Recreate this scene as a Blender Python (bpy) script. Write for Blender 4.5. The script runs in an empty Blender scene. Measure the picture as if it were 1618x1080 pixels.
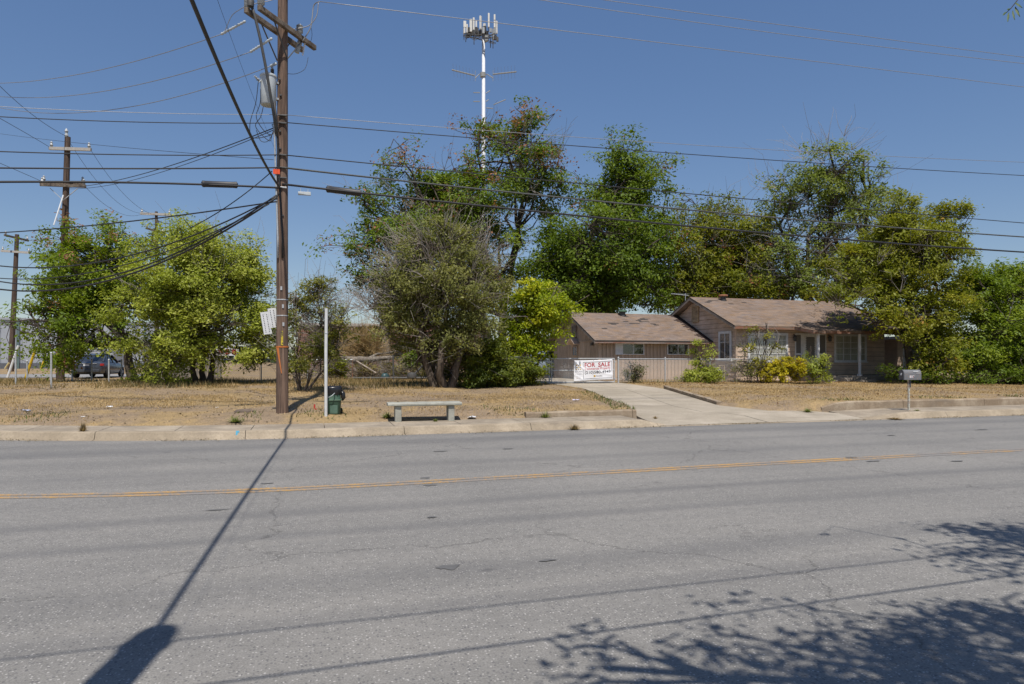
import bpy, math, random
import numpy as np
from mathutils import Vector, Matrix

# ------------------------------------------------------------------ camera, sky, sun, exposure
FPX = 1079.0; CAMH = 1.7; PSI = math.radians(16.5)
SC = bpy.context.scene
COL = SC.collection
cam_d = bpy.data.cameras.new('camera')
cam = bpy.data.objects.new('camera', cam_d); COL.objects.link(cam)
cam.location = (0, 0, CAMH)
cam.rotation_euler = (math.radians(90), 0, -PSI)
cam_d.sensor_width = 36.0
cam_d.lens = 36.0 * FPX / 1618.0
cam_d.shift_y = 25.0 / 1618.0
cam_d.clip_start = 0.05
cam_d.clip_end = 3000
SC.camera = cam

SUN_EL = math.radians(62)
SH = Vector((0.157, 0.988, 0)).normalized()              # way the shadows fall
world = bpy.data.worlds.new('World'); SC.world = world; world.use_nodes = True
wn = world.node_tree
bg = wn.nodes['Background']
sky = wn.nodes.new('ShaderNodeTexSky')
sky.sky_type = 'NISHITA'; sky.sun_disc = False
sky.sun_elevation = SUN_EL
sky.sun_rotation = math.atan2(-SH.x, -SH.y)
sky.altitude = 200; sky.air_density = 1.0; sky.dust_density = 0.35; sky.ozone_density = 3.5
gm = wn.nodes.new('ShaderNodeGamma'); gm.inputs[1].default_value = .6        # even, muted late-summer sky
hs = wn.nodes.new('ShaderNodeHueSaturation'); hs.inputs['Saturation'].default_value = 1.45; hs.inputs['Hue'].default_value = .512
wn.links.new(sky.outputs[0], gm.inputs[0]); wn.links.new(gm.outputs[0], hs.inputs['Color']); wn.links.new(hs.outputs[0], bg.inputs[0])
bg.inputs[1].default_value = 0.13
sun_d = bpy.data.lights.new('sun', 'SUN'); sun_d.energy = 3.6; sun_d.angle = math.radians(0.53)
sun_d.color = (1.0, 0.94, 0.86)
sun = bpy.data.objects.new('sun', sun_d); COL.objects.link(sun)
ldir = Vector((SH.x * math.cos(SUN_EL), SH.y * math.cos(SUN_EL), -math.sin(SUN_EL)))
sun.rotation_euler = ldir.to_track_quat('-Z', 'Y').to_euler()
sun.location = (0, -20, 40)
vs = SC.view_settings
vs.view_transform = 'Standard'; vs.look = 'None'; vs.exposure = 0.55; vs.gamma = 1.0
vs.use_curve_mapping = False

# ------------------------------------------------------------------ geometry helpers
RNG = np.random.default_rng(7)
CP, SP = math.cos(PSI), math.sin(PSI)
def c2w(X, D): return X * CP + D * SP, -X * SP + D * CP
def W(px, py, D):
    X = (px - 809.0) / FPX * D
    x, y = c2w(X, D)
    return np.array([x, y, CAMH - (py - 565.0) / FPX * D])
def off(u):
    a = np.clip(0.5 - u, 0, 7.5)
    return 0.032 * a * a + 0.48 * np.clip(-7 - u, 0, 15)
def K(u): return 15.25 + off(u)
def sm(a):
    a = np.clip(a, 0, 1); return a * a * (3 - 2 * a)
# driveway edges as x(q), q = distance behind the road edge
DQ = np.array([-0.05, 0.6, 1.35, 2.8, 10.0, 12.6, 14.0, 24.0])
DL = np.array([8.37, 8.37, 8.39, 9.05, 10.5, 10.05, 10.0, 10.0])
RQ = np.array([-0.05, 0.6, 1.36, 1.8, 3.4, 9.6, 12.6, 14.0, 24.0])
DR = np.array([14.62, 14.62, 14.62, 12.9, 12.25, 13.75, 13.4, 13.4, 13.4])
def drv(q): return np.interp(q, DQ, DL), np.interp(q, RQ, DR)
def drive_z(q): return np.interp(q, [0, 1.35, 12.6, 14, 40], [0.012, 0.13, 0.565, 0.59, 0.6])
def hump(x, y):
    return 0.022 * np.sin(x * 1.3 + 0.7 * y) * np.cos(y * 0.9 - x * 0.31) + 0.015 * np.sin(2.9 * x - 1.7 * y)
def terr(x, y, under=0.05):
    x = np.asarray(x, float); y = np.asarray(y, float)
    q = y - K(x)
    g = 0.18 + 0.10 * sm((q - 1.35) / 0.8) + 0.026 * np.clip(q - 1.35, 0, 12)
    r = 0.40 + 0.0145 * np.clip(q - 1.4, 0, 13)
    z = g + (r - g) * sm((x - 13.6) / 0.9)
    z = z + hump(x, y) * sm((q - 1.5) / 1.0) * (1 - 0.5 * sm((q - 14) / 4))
    l, rr = drv(q)
    ins = sm((x - l + 0.18) / 0.16) * sm((rr + 0.18 - x) / 0.16)
    z = np.where(q > 0, z + (drive_z(q) - under - z) * ins, z)
    pav = np.where((q > -0.3) & (q < 1.33), 1.0, 0.0)
    z = z * (1 - pav) + (-0.06) * pav
    z = np.where(q <= -0.3, -0.06, z)
    z = np.where(y < 1.0, 0.10, z)
    far = sm((y - 36) / 10)
    z = z * (1 - far) + 0.45 * far
    return z
def hit(px, py):
    D = np.arange(3.0, 90.0, 0.02)
    X = (px - 809.0) / FPX * D
    x, y = c2w(X, D)
    z = CAMH - (py - 565.0) / FPX * D
    t = np.maximum(terr(x, y, 0.0), 0.0)
    q = y - K(x)
    t = np.where((q > 0) & (q < 1.35), 0.16, t)
    k = np.argmax(z <= t)
    return np.array([x[k], y[k], t[k]]), D[k]
def gz(x, y): return float(terr(x, y, 0.0))
def lob(px, py, D, rx, ry, dr=1.0):
    """crown lobe round a point of the place: centre and radii in metres"""
    return (W(px, py, D), np.array([rx * D / FPX, rx * D / FPX * dr, ry * D / FPX]))

class MB:
    def __init__(s): s.v = []; s.f = []
    def add(s, vs_, fs):
        b = len(s.v); s.v.extend([tuple(p) for p in vs_]); s.f.extend([tuple(i + b for i in f) for f in fs]); return s
    def box(s, x0, x1, y0, y1, z0, z1, M=None, bev=0.0):
        vs_ = [Vector(p) for p in ((x0, y0, z0), (x1, y0, z0), (x1, y1, z0), (x0, y1, z0), (x0, y0, z1), (x1, y0, z1), (x1, y1, z1), (x0, y1, z1))]
        if M is not None: vs_ = [M @ p for p in vs_]
        return s.add(vs_, [(0, 3, 2, 1), (4, 5, 6, 7), (0, 1, 5, 4), (1, 2, 6, 5), (2, 3, 7, 6), (3, 0, 4, 7)])
    def bar(s, a, b, w, h=None, up=(0, 0, 1)):
        h = h or w
        a = Vector(a); b = Vector(b); d = (b - a).normalized(); u = Vector(up)
        r = d.cross(u)
        if r.length < 1e-4: r = d.cross(Vector((1, 0, 0)))
        r.normalize(); u = r.cross(d).normalized()
        vs_ = []
        for p in (a, b):
            for i, j in ((-1, -1), (1, -1), (1, 1), (-1, 1)):
                vs_.append(p + r * (i * w / 2) + u * (j * h / 2))
        return s.add(vs_, [(0, 3, 2, 1), (4, 5, 6, 7), (0, 1, 5, 4), (1, 2, 6, 5), (2, 3, 7, 6), (3, 0, 4, 7)])
    def tube(s, pts, rad, n=8, cap=True):
        P = [Vector(p) for p in pts]; m = len(P)
        if not hasattr(rad, '__len__'): rad = [rad] * m
        b = len(s.v); prev = None
        for i, p in enumerate(P):
            d = (P[min(i + 1, m - 1)] - P[max(i - 1, 0)])
            if d.length < 1e-9: d = Vector((0, 0, 1))
            d.normalize()
            if prev is None:
                r = d.orthogonal().normalized()
            else:
                r = prev - d * prev.dot(d)
                r = r.normalized() if r.length > 1e-6 else d.orthogonal().normalized()
            prev = r; u = d.cross(r)
            for k in range(n):
                a = 2 * math.pi * k / n
                s.v.append(tuple(p + (r * math.cos(a) + u * math.sin(a)) * rad[i]))
        for i in range(m - 1):
            for k in range(n):
                s.f.append((b + i * n + k, b + i * n + (k + 1) % n, b + (i + 1) * n + (k + 1) % n, b + (i + 1) * n + k))
        if cap:
            s.f.append(tuple(b + k for k in range(n))[::-1]); s.f.append(tuple(b + (m - 1) * n + k for k in range(n)))
        return s
    def lathe(s, prof, c=(0, 0, 0), n=20, M=None, sx=1, sy=1):
        b = len(s.v); c = Vector(c)
        for r, z in prof:
            for k in range(n):
                a = 2 * math.pi * k / n
                p = Vector((r * math.cos(a) * sx, r * math.sin(a) * sy, z))
                if M is not None: p = M @ p
                s.v.append(tuple(p + c))
        for i in range(len(prof) - 1):
            for k in range(n):
                s.f.append((b + i * n + k, b + i * n + (k + 1) % n, b + (i + 1) * n + (k + 1) % n, b + (i + 1) * n + k))
        s.f.append(tuple(b + k for k in range(n))[::-1]); s.f.append(tuple(b + (len(prof) - 1) * n + k for k in range(n)))
        return s
    def prism(s, poly, fn0, fn1):
        n = len(poly)
        vs_ = [fn0(p) for p in poly] + [fn1(p) for p in poly]
        fs = [tuple(range(n))[::-1], tuple(range(n, 2 * n))]
        fs += [(i, (i + 1) % n, n + (i + 1) % n, n + i) for i in range(n)]
        return s.add(vs_, fs)
    def mesh(s, name, smooth=False):
        me = bpy.data.meshes.new(name); me.from_pydata(s.v, [], s.f)
        if smooth:
            me.polygons.foreach_set('use_smooth', np.ones(len(me.polygons), bool))
        me.update(); return me
def link(name, me, mat=None, parent=None, loc=None, rz=None):
    o = bpy.data.objects.new(name, me)
    if mat is not None and me is not None and not me.materials: me.materials.append(mat)
    COL.objects.link(o)
    if parent is not None: o.parent = parent
    if loc is not None: o.location = loc
    if rz is not None: o.rotation_euler = (0, 0, rz)
    return o
def obj(name, mb, mat, parent=None, smooth=False, bevel=0, loc=None, rz=None, autosm=False):
    o = link(name, mb.mesh(name, smooth), mat, parent, loc, rz)
    if bevel:
        m = o.modifiers.new('bevel', 'BEVEL'); m.width = bevel; m.segments = 2; m.limit_method = 'ANGLE'
    if autosm:
        o.data.polygons.foreach_set('use_smooth', np.ones(len(o.data.polygons), bool))
        m = o.modifiers.new('edges', 'EDGE_SPLIT'); m.split_angle = math.radians(40)
    return o
def empty(name, loc, rz=0):
    o = bpy.data.objects.new(name, None); COL.objects.link(o); o.location = loc; o.rotation_euler = (0, 0, rz)
    o.empty_display_size = 0.2
    return o
def tag(o, label, cat, group=None):
    o['label'] = label; o['category'] = cat
    if group: o['group'] = group
    return o
def struct(o): o['kind'] = 'structure'; return o
def stuff(o): o['kind'] = 'stuff'; return o
def npmesh(name, V, F, cols=None, smooth=False):
    """V (n,3), F (m,k) all of one size; cols (n,3) per vertex"""
    V = np.asarray(V, np.float32); F = np.asarray(F, np.int32)
    me = bpy.data.meshes.new(name); m, k = F.shape
    me.vertices.add(len(V)); me.vertices.foreach_set('co', V.ravel())
    me.loops.add(m * k); me.loops.foreach_set('vertex_index', F.ravel())
    me.polygons.add(m); me.polygons.foreach_set('loop_start', np.arange(0, m * k, k, dtype=np.int32))
    if smooth: me.polygons.foreach_set('use_smooth', np.ones(m, bool))
    me.update(calc_edges=True)
    if cols is not None:
        a = me.color_attributes.new('Col', 'FLOAT_COLOR', 'POINT')
        c4 = np.ones((len(V), 4), np.float32); c4[:, :3] = cols
        a.data.foreach_set('color', c4.ravel())
    return me

# ------------------------------------------------------------------ materials
class NT:
    def __init__(s, name):
        s.m = bpy.data.materials.new(name); s.m.use_nodes = True
        s.t = s.m.node_tree; s.b = s.t.nodes['Principled BSDF']; s.out = s.t.nodes['Material Output']
        s._tc = None
    def n(s, ty, **kw):
        nd = s.t.nodes.new(ty)
        for k, v in kw.items():
            if k.startswith('i_'):
                key = k[2:]; key = int(key) if key.isdigit() else key.replace('_', ' ')
                nd.inputs[key].default_value = v
            else: setattr(nd, k, v)
        return nd
    def l(s, a, b): s.t.links.new(a, b)
    def tc(s, scale=(1, 1, 1), out='Object'):
        if s._tc is None: s._tc = s.n('ShaderNodeTexCoord')
        mp = s.n('ShaderNodeMapping'); mp.inputs['Scale'].default_value = scale
        s.l(s._tc.outputs[out], mp.inputs['Vector']); return mp.outputs[0]
    def noise(s, scale, det=4, rough=.6, vec=None, dist=0):
        nd = s.n('ShaderNodeTexNoise', i_Scale=scale, i_Detail=det, i_Roughness=rough, i_Distortion=dist)
        s.l(vec if vec is not None else s.tc(), nd.inputs['Vector']); return nd.outputs['Fac']
    def vor(s, scale, vec=None, feature='F1', out='Distance', rand=1.0):
        nd = s.n('ShaderNodeTexVoronoi', feature=feature, i_Scale=scale, i_Randomness=rand)
        s.l(vec if vec is not None else s.tc(), nd.inputs['Vector']); return nd.outputs[out]
    def ramp(s, fac, stops):
        r = s.n('ShaderNodeValToRGB'); e = r.color_ramp.elements
        while len(e) < len(stops): e.new(0.5)
        for el, (p, c) in zip(e, stops):
            el.position = p; el.color = (*c, 1) if len(c) == 3 else c
        s.l(fac, r.inputs[0]); return r.outputs[0]
    def fr(s, fac, a, b):           # smooth 0..1 mask
        r = s.n('ShaderNodeMapRange', interpolation_type='SMOOTHSTEP')
        r.inputs[1].default_value = a; r.inputs[2].default_value = b
        s.l(fac, r.inputs[0]); return r.outputs[0]
    def mix(s, fac, a, b, mode='MIX'):
        m = s.n('ShaderNodeMix', data_type='RGBA', blend_type=mode)
        for i, v in ((0, fac), (6, a), (7, b)):
            if hasattr(v, 'is_linked') or isinstance(v, bpy.types.NodeSocket): s.l(v, m.inputs[i])
            else: m.inputs[i].default_value = v if i == 0 else (*v, 1)
        return m.outputs[2]
    def math(s, op, a, b=None):
        m = s.n('ShaderNodeMath', operation=op)
        for i, v in ((0, a), (1, b)):
            if v is None: continue
            if isinstance(v, bpy.types.NodeSocket): s.l(v, m.inputs[i])
            else: m.inputs[i].default_value = v
        return m.outputs[0]
    def col(s, c, rough=.8, spec=.3):
        if isinstance(c, bpy.types.NodeSocket): s.l(c, s.b.inputs['Base Color'])
        else: s.b.inputs['Base Color'].default_value = (*c, 1)
        s.b.inputs['Roughness'].default_value = rough; s.b.inputs['Specular IOR Level'].default_value = spec
        return s
    def bump(s, h, strength=.4, dist=.02):
        b = s.n('ShaderNodeBump', i_Strength=strength, i_Distance=dist)
        s.l(h, b.inputs['Height']); s.l(b.outputs[0], s.b.inputs['Normal']); return s
MATS = {}
def simple(name, c, c2=None, rough=.7, spec=.3, sc=6, metal=0, bump=0, stretch=(1, 1, 1)):
    if name in MATS: return MATS[name]
    t = NT(name)
    c2 = c2 or tuple(v * .72 for v in c)
    n1 = t.noise(sc, 6, .65, t.tc(stretch))
    n2 = t.noise(sc * 7, 3, .6, t.tc(stretch))
    f = t.math('ADD', t.math('MULTIPLY', n1, .65), t.math('MULTIPLY', n2, .35))
    t.col(t.ramp(f, [(.34, c2), (.62, c)]), rough, spec)
    t.b.inputs['Metallic'].default_value = metal
    if bump: t.bump(f, bump, .01)
    MATS[name] = t.m; return t.m
def leafmat(name, trans=.35):
    t = NT(name)
    a = t.n('ShaderNodeAttribute', attribute_name='Col')
    d = t.n('ShaderNodeBsdfDiffuse'); tr = t.n('ShaderNodeBsdfTranslucent'); g = t.n('ShaderNodeBsdfGlossy', i_Roughness=.5)
    g.inputs['Color'].default_value = (.8, .85, .9, 1)
    t.l(a.outputs['Color'], d.inputs['Color'])
    t.l(t.mix(1.0, a.outputs['Color'], (1.0, 1.05, .55), 'MULTIPLY'), tr.inputs['Color'])
    m = t.n('ShaderNodeMixShader', i_0=trans); t.l(d.outputs[0], m.inputs[1]); t.l(tr.outputs[0], m.inputs[2])
    m2 = t.n('ShaderNodeMixShader', i_0=.015); t.l(m.outputs[0], m2.inputs[1]); t.l(g.outputs[0], m2.inputs[2])
    t.l(m2.outputs[0], t.out.inputs[0]); return t.m
LEAF = leafmat('leaf', .45)
DRYGRASS = leafmat('dry_grass_blades', .25)
def attrmat(name, rough=.85, sc=30, amt=.35):
    t = NT(name)
    a = t.n('ShaderNodeAttribute', attribute_name='Col')
    n = t.noise(sc, 5, .7)
    t.col(t.mix(1.0, a.outputs['Color'], t.ramp(n, [(.3, (1 - amt,) * 3), (.7, (1 + amt * .5,) * 3)]), 'MULTIPLY'), rough, .2)
    t.bump(n, .3, .01)
    return t.m
SHINGLE = attrmat('asphalt_shingle', .92, 45, .4)

def mat_road():
    t = NT('worn_asphalt')
    geo = t.n('ShaderNodeSeparateXYZ'); t.l(t.tc(), geo.inputs[0])
    Y = geo.outputs['Y']
    big = t.noise(.35, 4, .6); streak = t.noise(1.0, 5, .6, t.tc((.06, 1.6, 1)))
    fine = t.noise(75, 3, .75); mid = t.noise(9, 4, .7)
    base = t.ramp(t.math('ADD', t.math('MULTIPLY', big, .5), t.math('MULTIPLY', streak, .5)),
                  [(.34, (.180, .174, .163)), (.5, (.214, .206, .191)), (.66, (.252, .240, .219))])
    base = t.mix(.6, base, t.ramp(fine, [(.3, (.42,) * 3), (.55, (1.0,) * 3), (.72, (1.45,) * 3)]), 'MULTIPLY')
    base = t.mix(.5, base, t.ramp(mid, [(.3, (.78,) * 3), (.7, (1.18,) * 3)]), 'MULTIPLY')
    # pale stones in the surface
    v = t.vor(48); vc = t.vor(48, out='Color')
    sv = t.n('ShaderNodeSeparateColor'); t.l(vc, sv.inputs[0])
    stone = t.math('MULTIPLY', t.math('LESS_THAN', v, .30), t.math('GREATER_THAN', sv.outputs[0], .74))
    base = t.mix(t.math('MULTIPLY', stone, .85), base, (.40, .385, .36))
    dk = t.math('MULTIPLY', t.math('LESS_THAN', v, .4), t.math('LESS_THAN', sv.outputs[0], .22))
    base = t.mix(t.math('MULTIPLY', dk, .6), base, (.075, .075, .08))
    # polished wheel paths and oil bands worn along the lanes
    yy = t.math('ADD', Y, t.math('MULTIPLY', t.math('SUBTRACT', t.noise(.5, 3, .5, t.tc((.3, 1, 1))), .5), .5))
    for c, w, k in ((6.9, .16, .52), (7.9, .20, .48), (5.35, .22, .46), (4.6, .14, .3), (10.9, .3, .35), (13.9, .5, .55), (12.4, .25, .3), (14.9, .3, .4)):
        d = t.math('ABSOLUTE', t.math('SUBTRACT', yy, c))
        band = t.math('SUBTRACT', 1.0, t.fr(d, 0.0, w * 1.6))
        base = t.mix(t.math('MULTIPLY', t.math('MULTIPLY', band, k), t.fr(streak, .28, .62)), base, (.095, .095, .098))
    # cracks
    wv = t.n('ShaderNodeVectorMath', operation='ADD')
    nz = t.n('ShaderNodeTexNoise', i_Scale=1.4, i_Detail=6.0, i_Roughness=.65); t.l(t.tc(), nz.inputs['Vector'])
    sc = t.n('ShaderNodeVectorMath', operation='SCALE'); sc.inputs['Scale'].default_value = .9; t.l(nz.outputs['Color'], sc.inputs[0])
    t.l(t.tc(), wv.inputs[0]); t.l(sc.outputs[0], wv.inputs[1])
    cr = t.vor(.27, wv.outputs[0], 'DISTANCE_TO_EDGE')
    mask = t.fr(t.noise(.22, 2, .5), .42, .52)
    crack = t.math('MULTIPLY', t.math('SUBTRACT', 1.0, t.fr(cr, .0008, .0042)), mask)
    cr2 = t.vor(.62, wv.outputs[0], 'DISTANCE_TO_EDGE')
    crack2 = t.math('MULTIPLY', t.math('SUBTRACT', 1.0, t.fr(cr2, .001, .0055)), t.fr(t.noise(.31, 2, .5, t.tc((1, 1.3, 1))), .56, .62))
    crack = t.math('MAXIMUM', crack, t.math('MULTIPLY', crack2, .8))
    crack = t.math('MULTIPLY', crack, t.fr(t.noise(14, 3, .7), .36, .48))
    base = t.mix(t.math('MULTIPLY', crack, .42), base, (.055, .053, .05))
    # oil drips
    dr = t.vor(1.1, t.tc((.5, 1.0, 1))); dc = t.n('ShaderNodeSeparateColor'); t.l(t.vor(1.1, t.tc((.5, 1.0, 1)), out='Color'), dc.inputs[0])
    drip = t.math('MULTIPLY', t.math('SUBTRACT', 1.0, t.fr(dr, .02, .07)), t.math('GREATER_THAN', dc.outputs[1], .72))
    base = t.mix(t.math('MULTIPLY', drip, .6), base, (.05, .05, .055))
    t.col(base, .82, .35)
    h = t.math('SUBTRACT', t.math('ADD', fine, t.math('MULTIPLY', v, -.5)), t.math('MULTIPLY', crack, 2.0))
    t.bump(h, .55, .006); return t.m
def mat_concrete(name, c=(.44, .40, .335), dark=(.25, .22, .18), dirt=.55, sc=1.2):
    t = NT(name)
    n1 = t.noise(sc, 6, .68); n2 = t.noise(26, 4, .7); n3 = t.noise(1.0, 5, .7, t.tc((.35, 2.2, 1.0)))
    b = t.mix(t.fr(n1, .38, .72), dark, c)
    b = t.mix(.6, b, t.ramp(n2, [(.3, (.72,) * 3), (.68, (1.15,) * 3)]), 'MULTIPLY')
    b = t.mix(t.math('MULTIPLY', t.fr(n3, .54, .72), dirt), b, (.16, .135, .11))
    vc = t.vor(90); b = t.mix(t.math('MULTIPLY', t.math('LESS_THAN', vc, .2), .35), b, (.16, .14, .12))
    t.col(b, .88, .25); t.bump(t.math('ADD', n2, t.math('MULTIPLY', n1, .6)), .35, .012); return t.m
def mat_ground():
    t = NT('dry_earth_and_thatch')
    n1 = t.noise(.45, 5, .62); n2 = t.noise(5, 5, .7); n3 = t.noise(40, 4, .75)
    b = t.mix(t.fr(n1, .42, .60), (.275, .208, .14), (.335, .242, .125))
    b = t.mix(.75, b, t.ramp(n2, [(.3, (.62, .62, .64)), (.5, (.95,) * 3), (.7, (1.25, 1.2, 1.1))]), 'MULTIPLY')
    b = t.mix(.8, b, t.ramp(n3, [(.3, (.55,) * 3), (.55, (1.0,) * 3), (.72, (1.4,) * 3)]), 'MULTIPLY')
    t.col(b, .95, .12); t.bump(t.math('ADD', n3, n2), .6, .03); return t.m
def mat_paint_worn(name, c, under=(.19, .185, .18), thr=.5):
    t = NT(name)
    n = t.noise(22, 6, .75); n2 = t.noise(1.1, 4, .6)
    f = t.fr(t.math('ADD', t.math('MULTIPLY', n, .6), t.math('MULTIPLY', n2, .4)), thr - .04, thr + .07)
    b = t.mix(f, c, under); b = t.mix(.5, b, t.ramp(t.noise(70, 3, .7), [(.3, (.6,) * 3), (.65, (1.15,) * 3)]), 'MULTIPLY')
    t.col(b, .75, .3); return t.m
def mat_wood(name, c, dark, sx=(1, 1, 1), sc=14, rough=.85):
    """grain drawn out along the axis with the small factor in sx"""
    t = NT(name)
    n = t.noise(sc, 7, .72, t.tc(sx)); n2 = t.noise(1.6, 4, .6); kn = t.noise(sc * 3, 3, .6, t.tc(sx))
    b = t.mix(t.fr(n, .36, .64), dark, c)
    b = t.mix(.55, b, t.ramp(n2, [(.3, (.66,) * 3), (.7, (1.2,) * 3)]), 'MULTIPLY')
    b = t.mix(t.math('MULTIPLY', t.math('SUBTRACT', 1.0, t.fr(kn, .3, .4)), .55), b, tuple(v * .35 for v in dark))
    oi = t.n('ShaderNodeObjectInfo'); b = t.mix(.4, b, t.ramp(oi.outputs['Random'], [(0, (.78,) * 3), (1, (1.18,) * 3)]), 'MULTIPLY')
    t.col(b, rough, .2); t.bump(t.math('ADD', n, kn), .5, .012); return t.m
def mat_glass(name, tint=(.02, .025, .03), amt=.35):
    t = NT(name)
    gl = t.n('ShaderNodeBsdfGlossy', i_Roughness=.04); gl.inputs['Color'].default_value = (.9, .95, 1, 1)
    tr = t.n('ShaderNodeBsdfTransparent'); tr.inputs['Color'].default_value = (.92, .93, .93, 1)
    lw = t.n('ShaderNodeLayerWeight', i_Blend=.5); fz = t.math('ADD', t.math('MULTIPLY', t.math('POWER', lw.outputs['Facing'], 4.0), .6), .045)
    nz = t.noise(3.0, 2, .5)
    bp = t.n('ShaderNodeBump', i_Strength=.05, i_Distance=.02); t.l(nz, bp.inputs['Height']); t.l(bp.outputs[0], gl.inputs['Normal'])
    m = t.n('ShaderNodeMixShader'); t.l(t.math('ADD', fz, amt * .3), m.inputs[0])
    t.l(tr.outputs[0], m.inputs[1]); t.l(gl.outputs[0], m.inputs[2]); t.l(m.outputs[0], t.out.inputs[0]); return t.m

ROAD = mat_road()
CONC = mat_concrete('old_concrete', (.40, .34, .26), (.25, .21, .16), .6)
CONC_D = mat_concrete('drive_concrete', (.43, .375, .30), (.31, .27, .21), .5, .5)
CONC_K = mat_concrete('kerb_concrete', (.42, .35, .26), (.28, .23, .165), .7, .9)
CONC_W = mat_concrete('wall_concrete', (.37, .305, .225), (.23, .175, .12), .7, 1.6)
BENCHM = mat_concrete('grey_cast_concrete', (.40, .40, .345), (.29, .29, .25), .3, 2.5)
EARTH = mat_ground()
YELLOW = mat_paint_worn('worn_yellow_paint', (.47, .27, .075), (.22, .21, .20), .47)
TAR = simple('tar', (.14, .137, .132), (.10, .098, .096), .6, .4, 8)
POLEW = mat_wood('creosote_pole', (.205, .138, .102), (.075, .052, .041), (1, 1, .035), 20)
POLEG = mat_wood('grey_brown_pole', (.12, .085, .065), (.06, .042, .035), (1, 1, .06), 14)
ARMW = mat_wood('weathered_crossarm', (.20, .165, .13), (.085, .068, .055), (.35, .35, .35), 16)
BARK = mat_wood('tree_bark', (.105, .085, .068), (.045, .036, .03), (1, 1, .3), 9)
BARKP = mat_wood('pale_bark', (.26, .225, .185), (.13, .11, .09), (1, 1, .3), 9)
BARKM = mat_wood('brown_bark', (.17, .135, .105), (.075, .06, .048), (1, 1, .25), 9)
TWIGG = simple('grey_twigs', (.34, .305, .27), (.23, .205, .18), .9, .1, 5)
GALV = simple('galvanised_steel', (.50, .52, .53), (.34, .355, .37), .5, .5, 12, .25)
DKMET = simple('dark_metal', (.09, .09, .09), (.05, .05, .05), .6, .4, 12)
CABLE = simple('black_cable', (.028, .028, .03), (.018, .018, .02), .55, .4, 8)
ALUW = simple('bare_aluminium_wire', (.36, .36, .36), (.24, .24, .24), .5, .5, 8, .5)
PORC = simple('grey_porcelain', (.40, .42, .43), (.31, .33, .34), .3, .5, 8)
WHITEP = simple('white_paint', (.72, .73, .73), (.55, .56, .57), .6, .35, 5)
TRIMW = simple('chalky_white_trim', (.70, .71, .72), (.50, .50, .50), .75, .25, 7)
GREYP = simple('pale_grey_enamel', (.50, .54, .56), (.42, .455, .47), .4, .45, 4)
SKIRT = simple('dark_interior', (.02, .02, .022), (.012, .012, .013), .9, .1, 5)

# ------------------------------------------------------------------ ground, road, pavement
def axis(parts):
    a = []
    for lo, hi, st in parts: a.extend(np.arange(lo, hi, st))
    return np.array(a)
xs = axis([(-700, -100, 60), (-100, -30, 6), (-30, -12, .8), (-12, 26, .2), (26, 50, .8), (50, 120, 7), (120, 760, 64)])
ys = axis([(-300, -20, 40), (-20, 0, 2), (0, 2, .25), (2, 14, .6), (14, 29, .15), (29, 40, .5), (40, 100, 3), (100, 900, 50)])
gx, gy = np.meshgrid(xs, ys, indexing='ij')
gzv = terr(gx, gy, .05)
nx, ny = gx.shape
V = np.stack([gx.ravel(), gy.ravel(), gzv.ravel()], 1)
ii = (np.arange(nx - 1)[:, None] * ny + np.arange(ny - 1)[None, :]).ravel()
F = np.stack([ii, ii + ny, ii + ny + 1, ii + 1], 1)
struct(link('ground', npmesh('ground', V, F, smooth=True), EARTH))

def strip(fa, fb, us, za, zb, sub=1):
    """sheet between two curves y=fa(u), y=fb(u)"""
    n = len(us); v = []; f = []
    for k in range(sub + 1):
        t = k / sub
        for u in us:
            v.append((u, fa(u) * (1 - t) + fb(u) * t, za * (1 - t) + zb * t))
    for k in range(sub):
        for i in range(n - 1):
            f.append((k * n + i, k * n + i + 1, (k + 1) * n + i + 1, (k + 1) * n + i))
    m = MB(); m.add(v, f); return m
us_road = np.concatenate([np.arange(-140, -20, 8), np.arange(-20, 30, .5), np.arange(30, 300, 10)])
road = struct(obj('road', strip(lambda u: 1.1 + min(float(off(u)), 3) * .2, lambda u: K(u) + .02, us_road, 0.0, 0.0, 2), ROAD))
yl = lambda u: 9.25 + float(off(u)) * .95 + .012 * u * (u > 0)
for d in (-.11, .06):
    obj('yellow_line', strip(lambda u: yl(u) + d, lambda u: yl(u) + d + .11, us_road, .004, .004), YELLOW, road)
def blob(px, py, w, h, seed):
    r = random.Random(seed); p, D = hit(px, py); m = MB(); n = 18
    vs_ = [(p[0] + math.cos(2 * math.pi * k / n) * w * (.6 + .6 * r.random()), p[1] + math.sin(2 * math.pi * k / n) * h * (.35 + 1.0 * r.random()), .0045 + .0004 * seed) for k in range(n)]
    m.add(vs_, [tuple(range(n))]); return m
for i, (px, py, w, h) in enumerate([(708, 897, .09, .07), (716, 894, .07, .035), (680, 767, .09, .05), (672, 755, .08, .05), (408, 775, .10, .06), (420, 764, .10, .03),
        (866, 886, .08, .03), (697, 713, .14, .06), (802, 709, .13, .06), (1345, 723, .14, .06), (1380, 729, .15, .05), (1512, 729, .13, .05),
        (682, 818, .07, .03), (345, 806, .16, .02), (1408, 688, .12, .05), (1550, 679, .2, .05)]):
    obj('tar_patch', blob(px, py, w, h, i), TAR, road)

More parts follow.
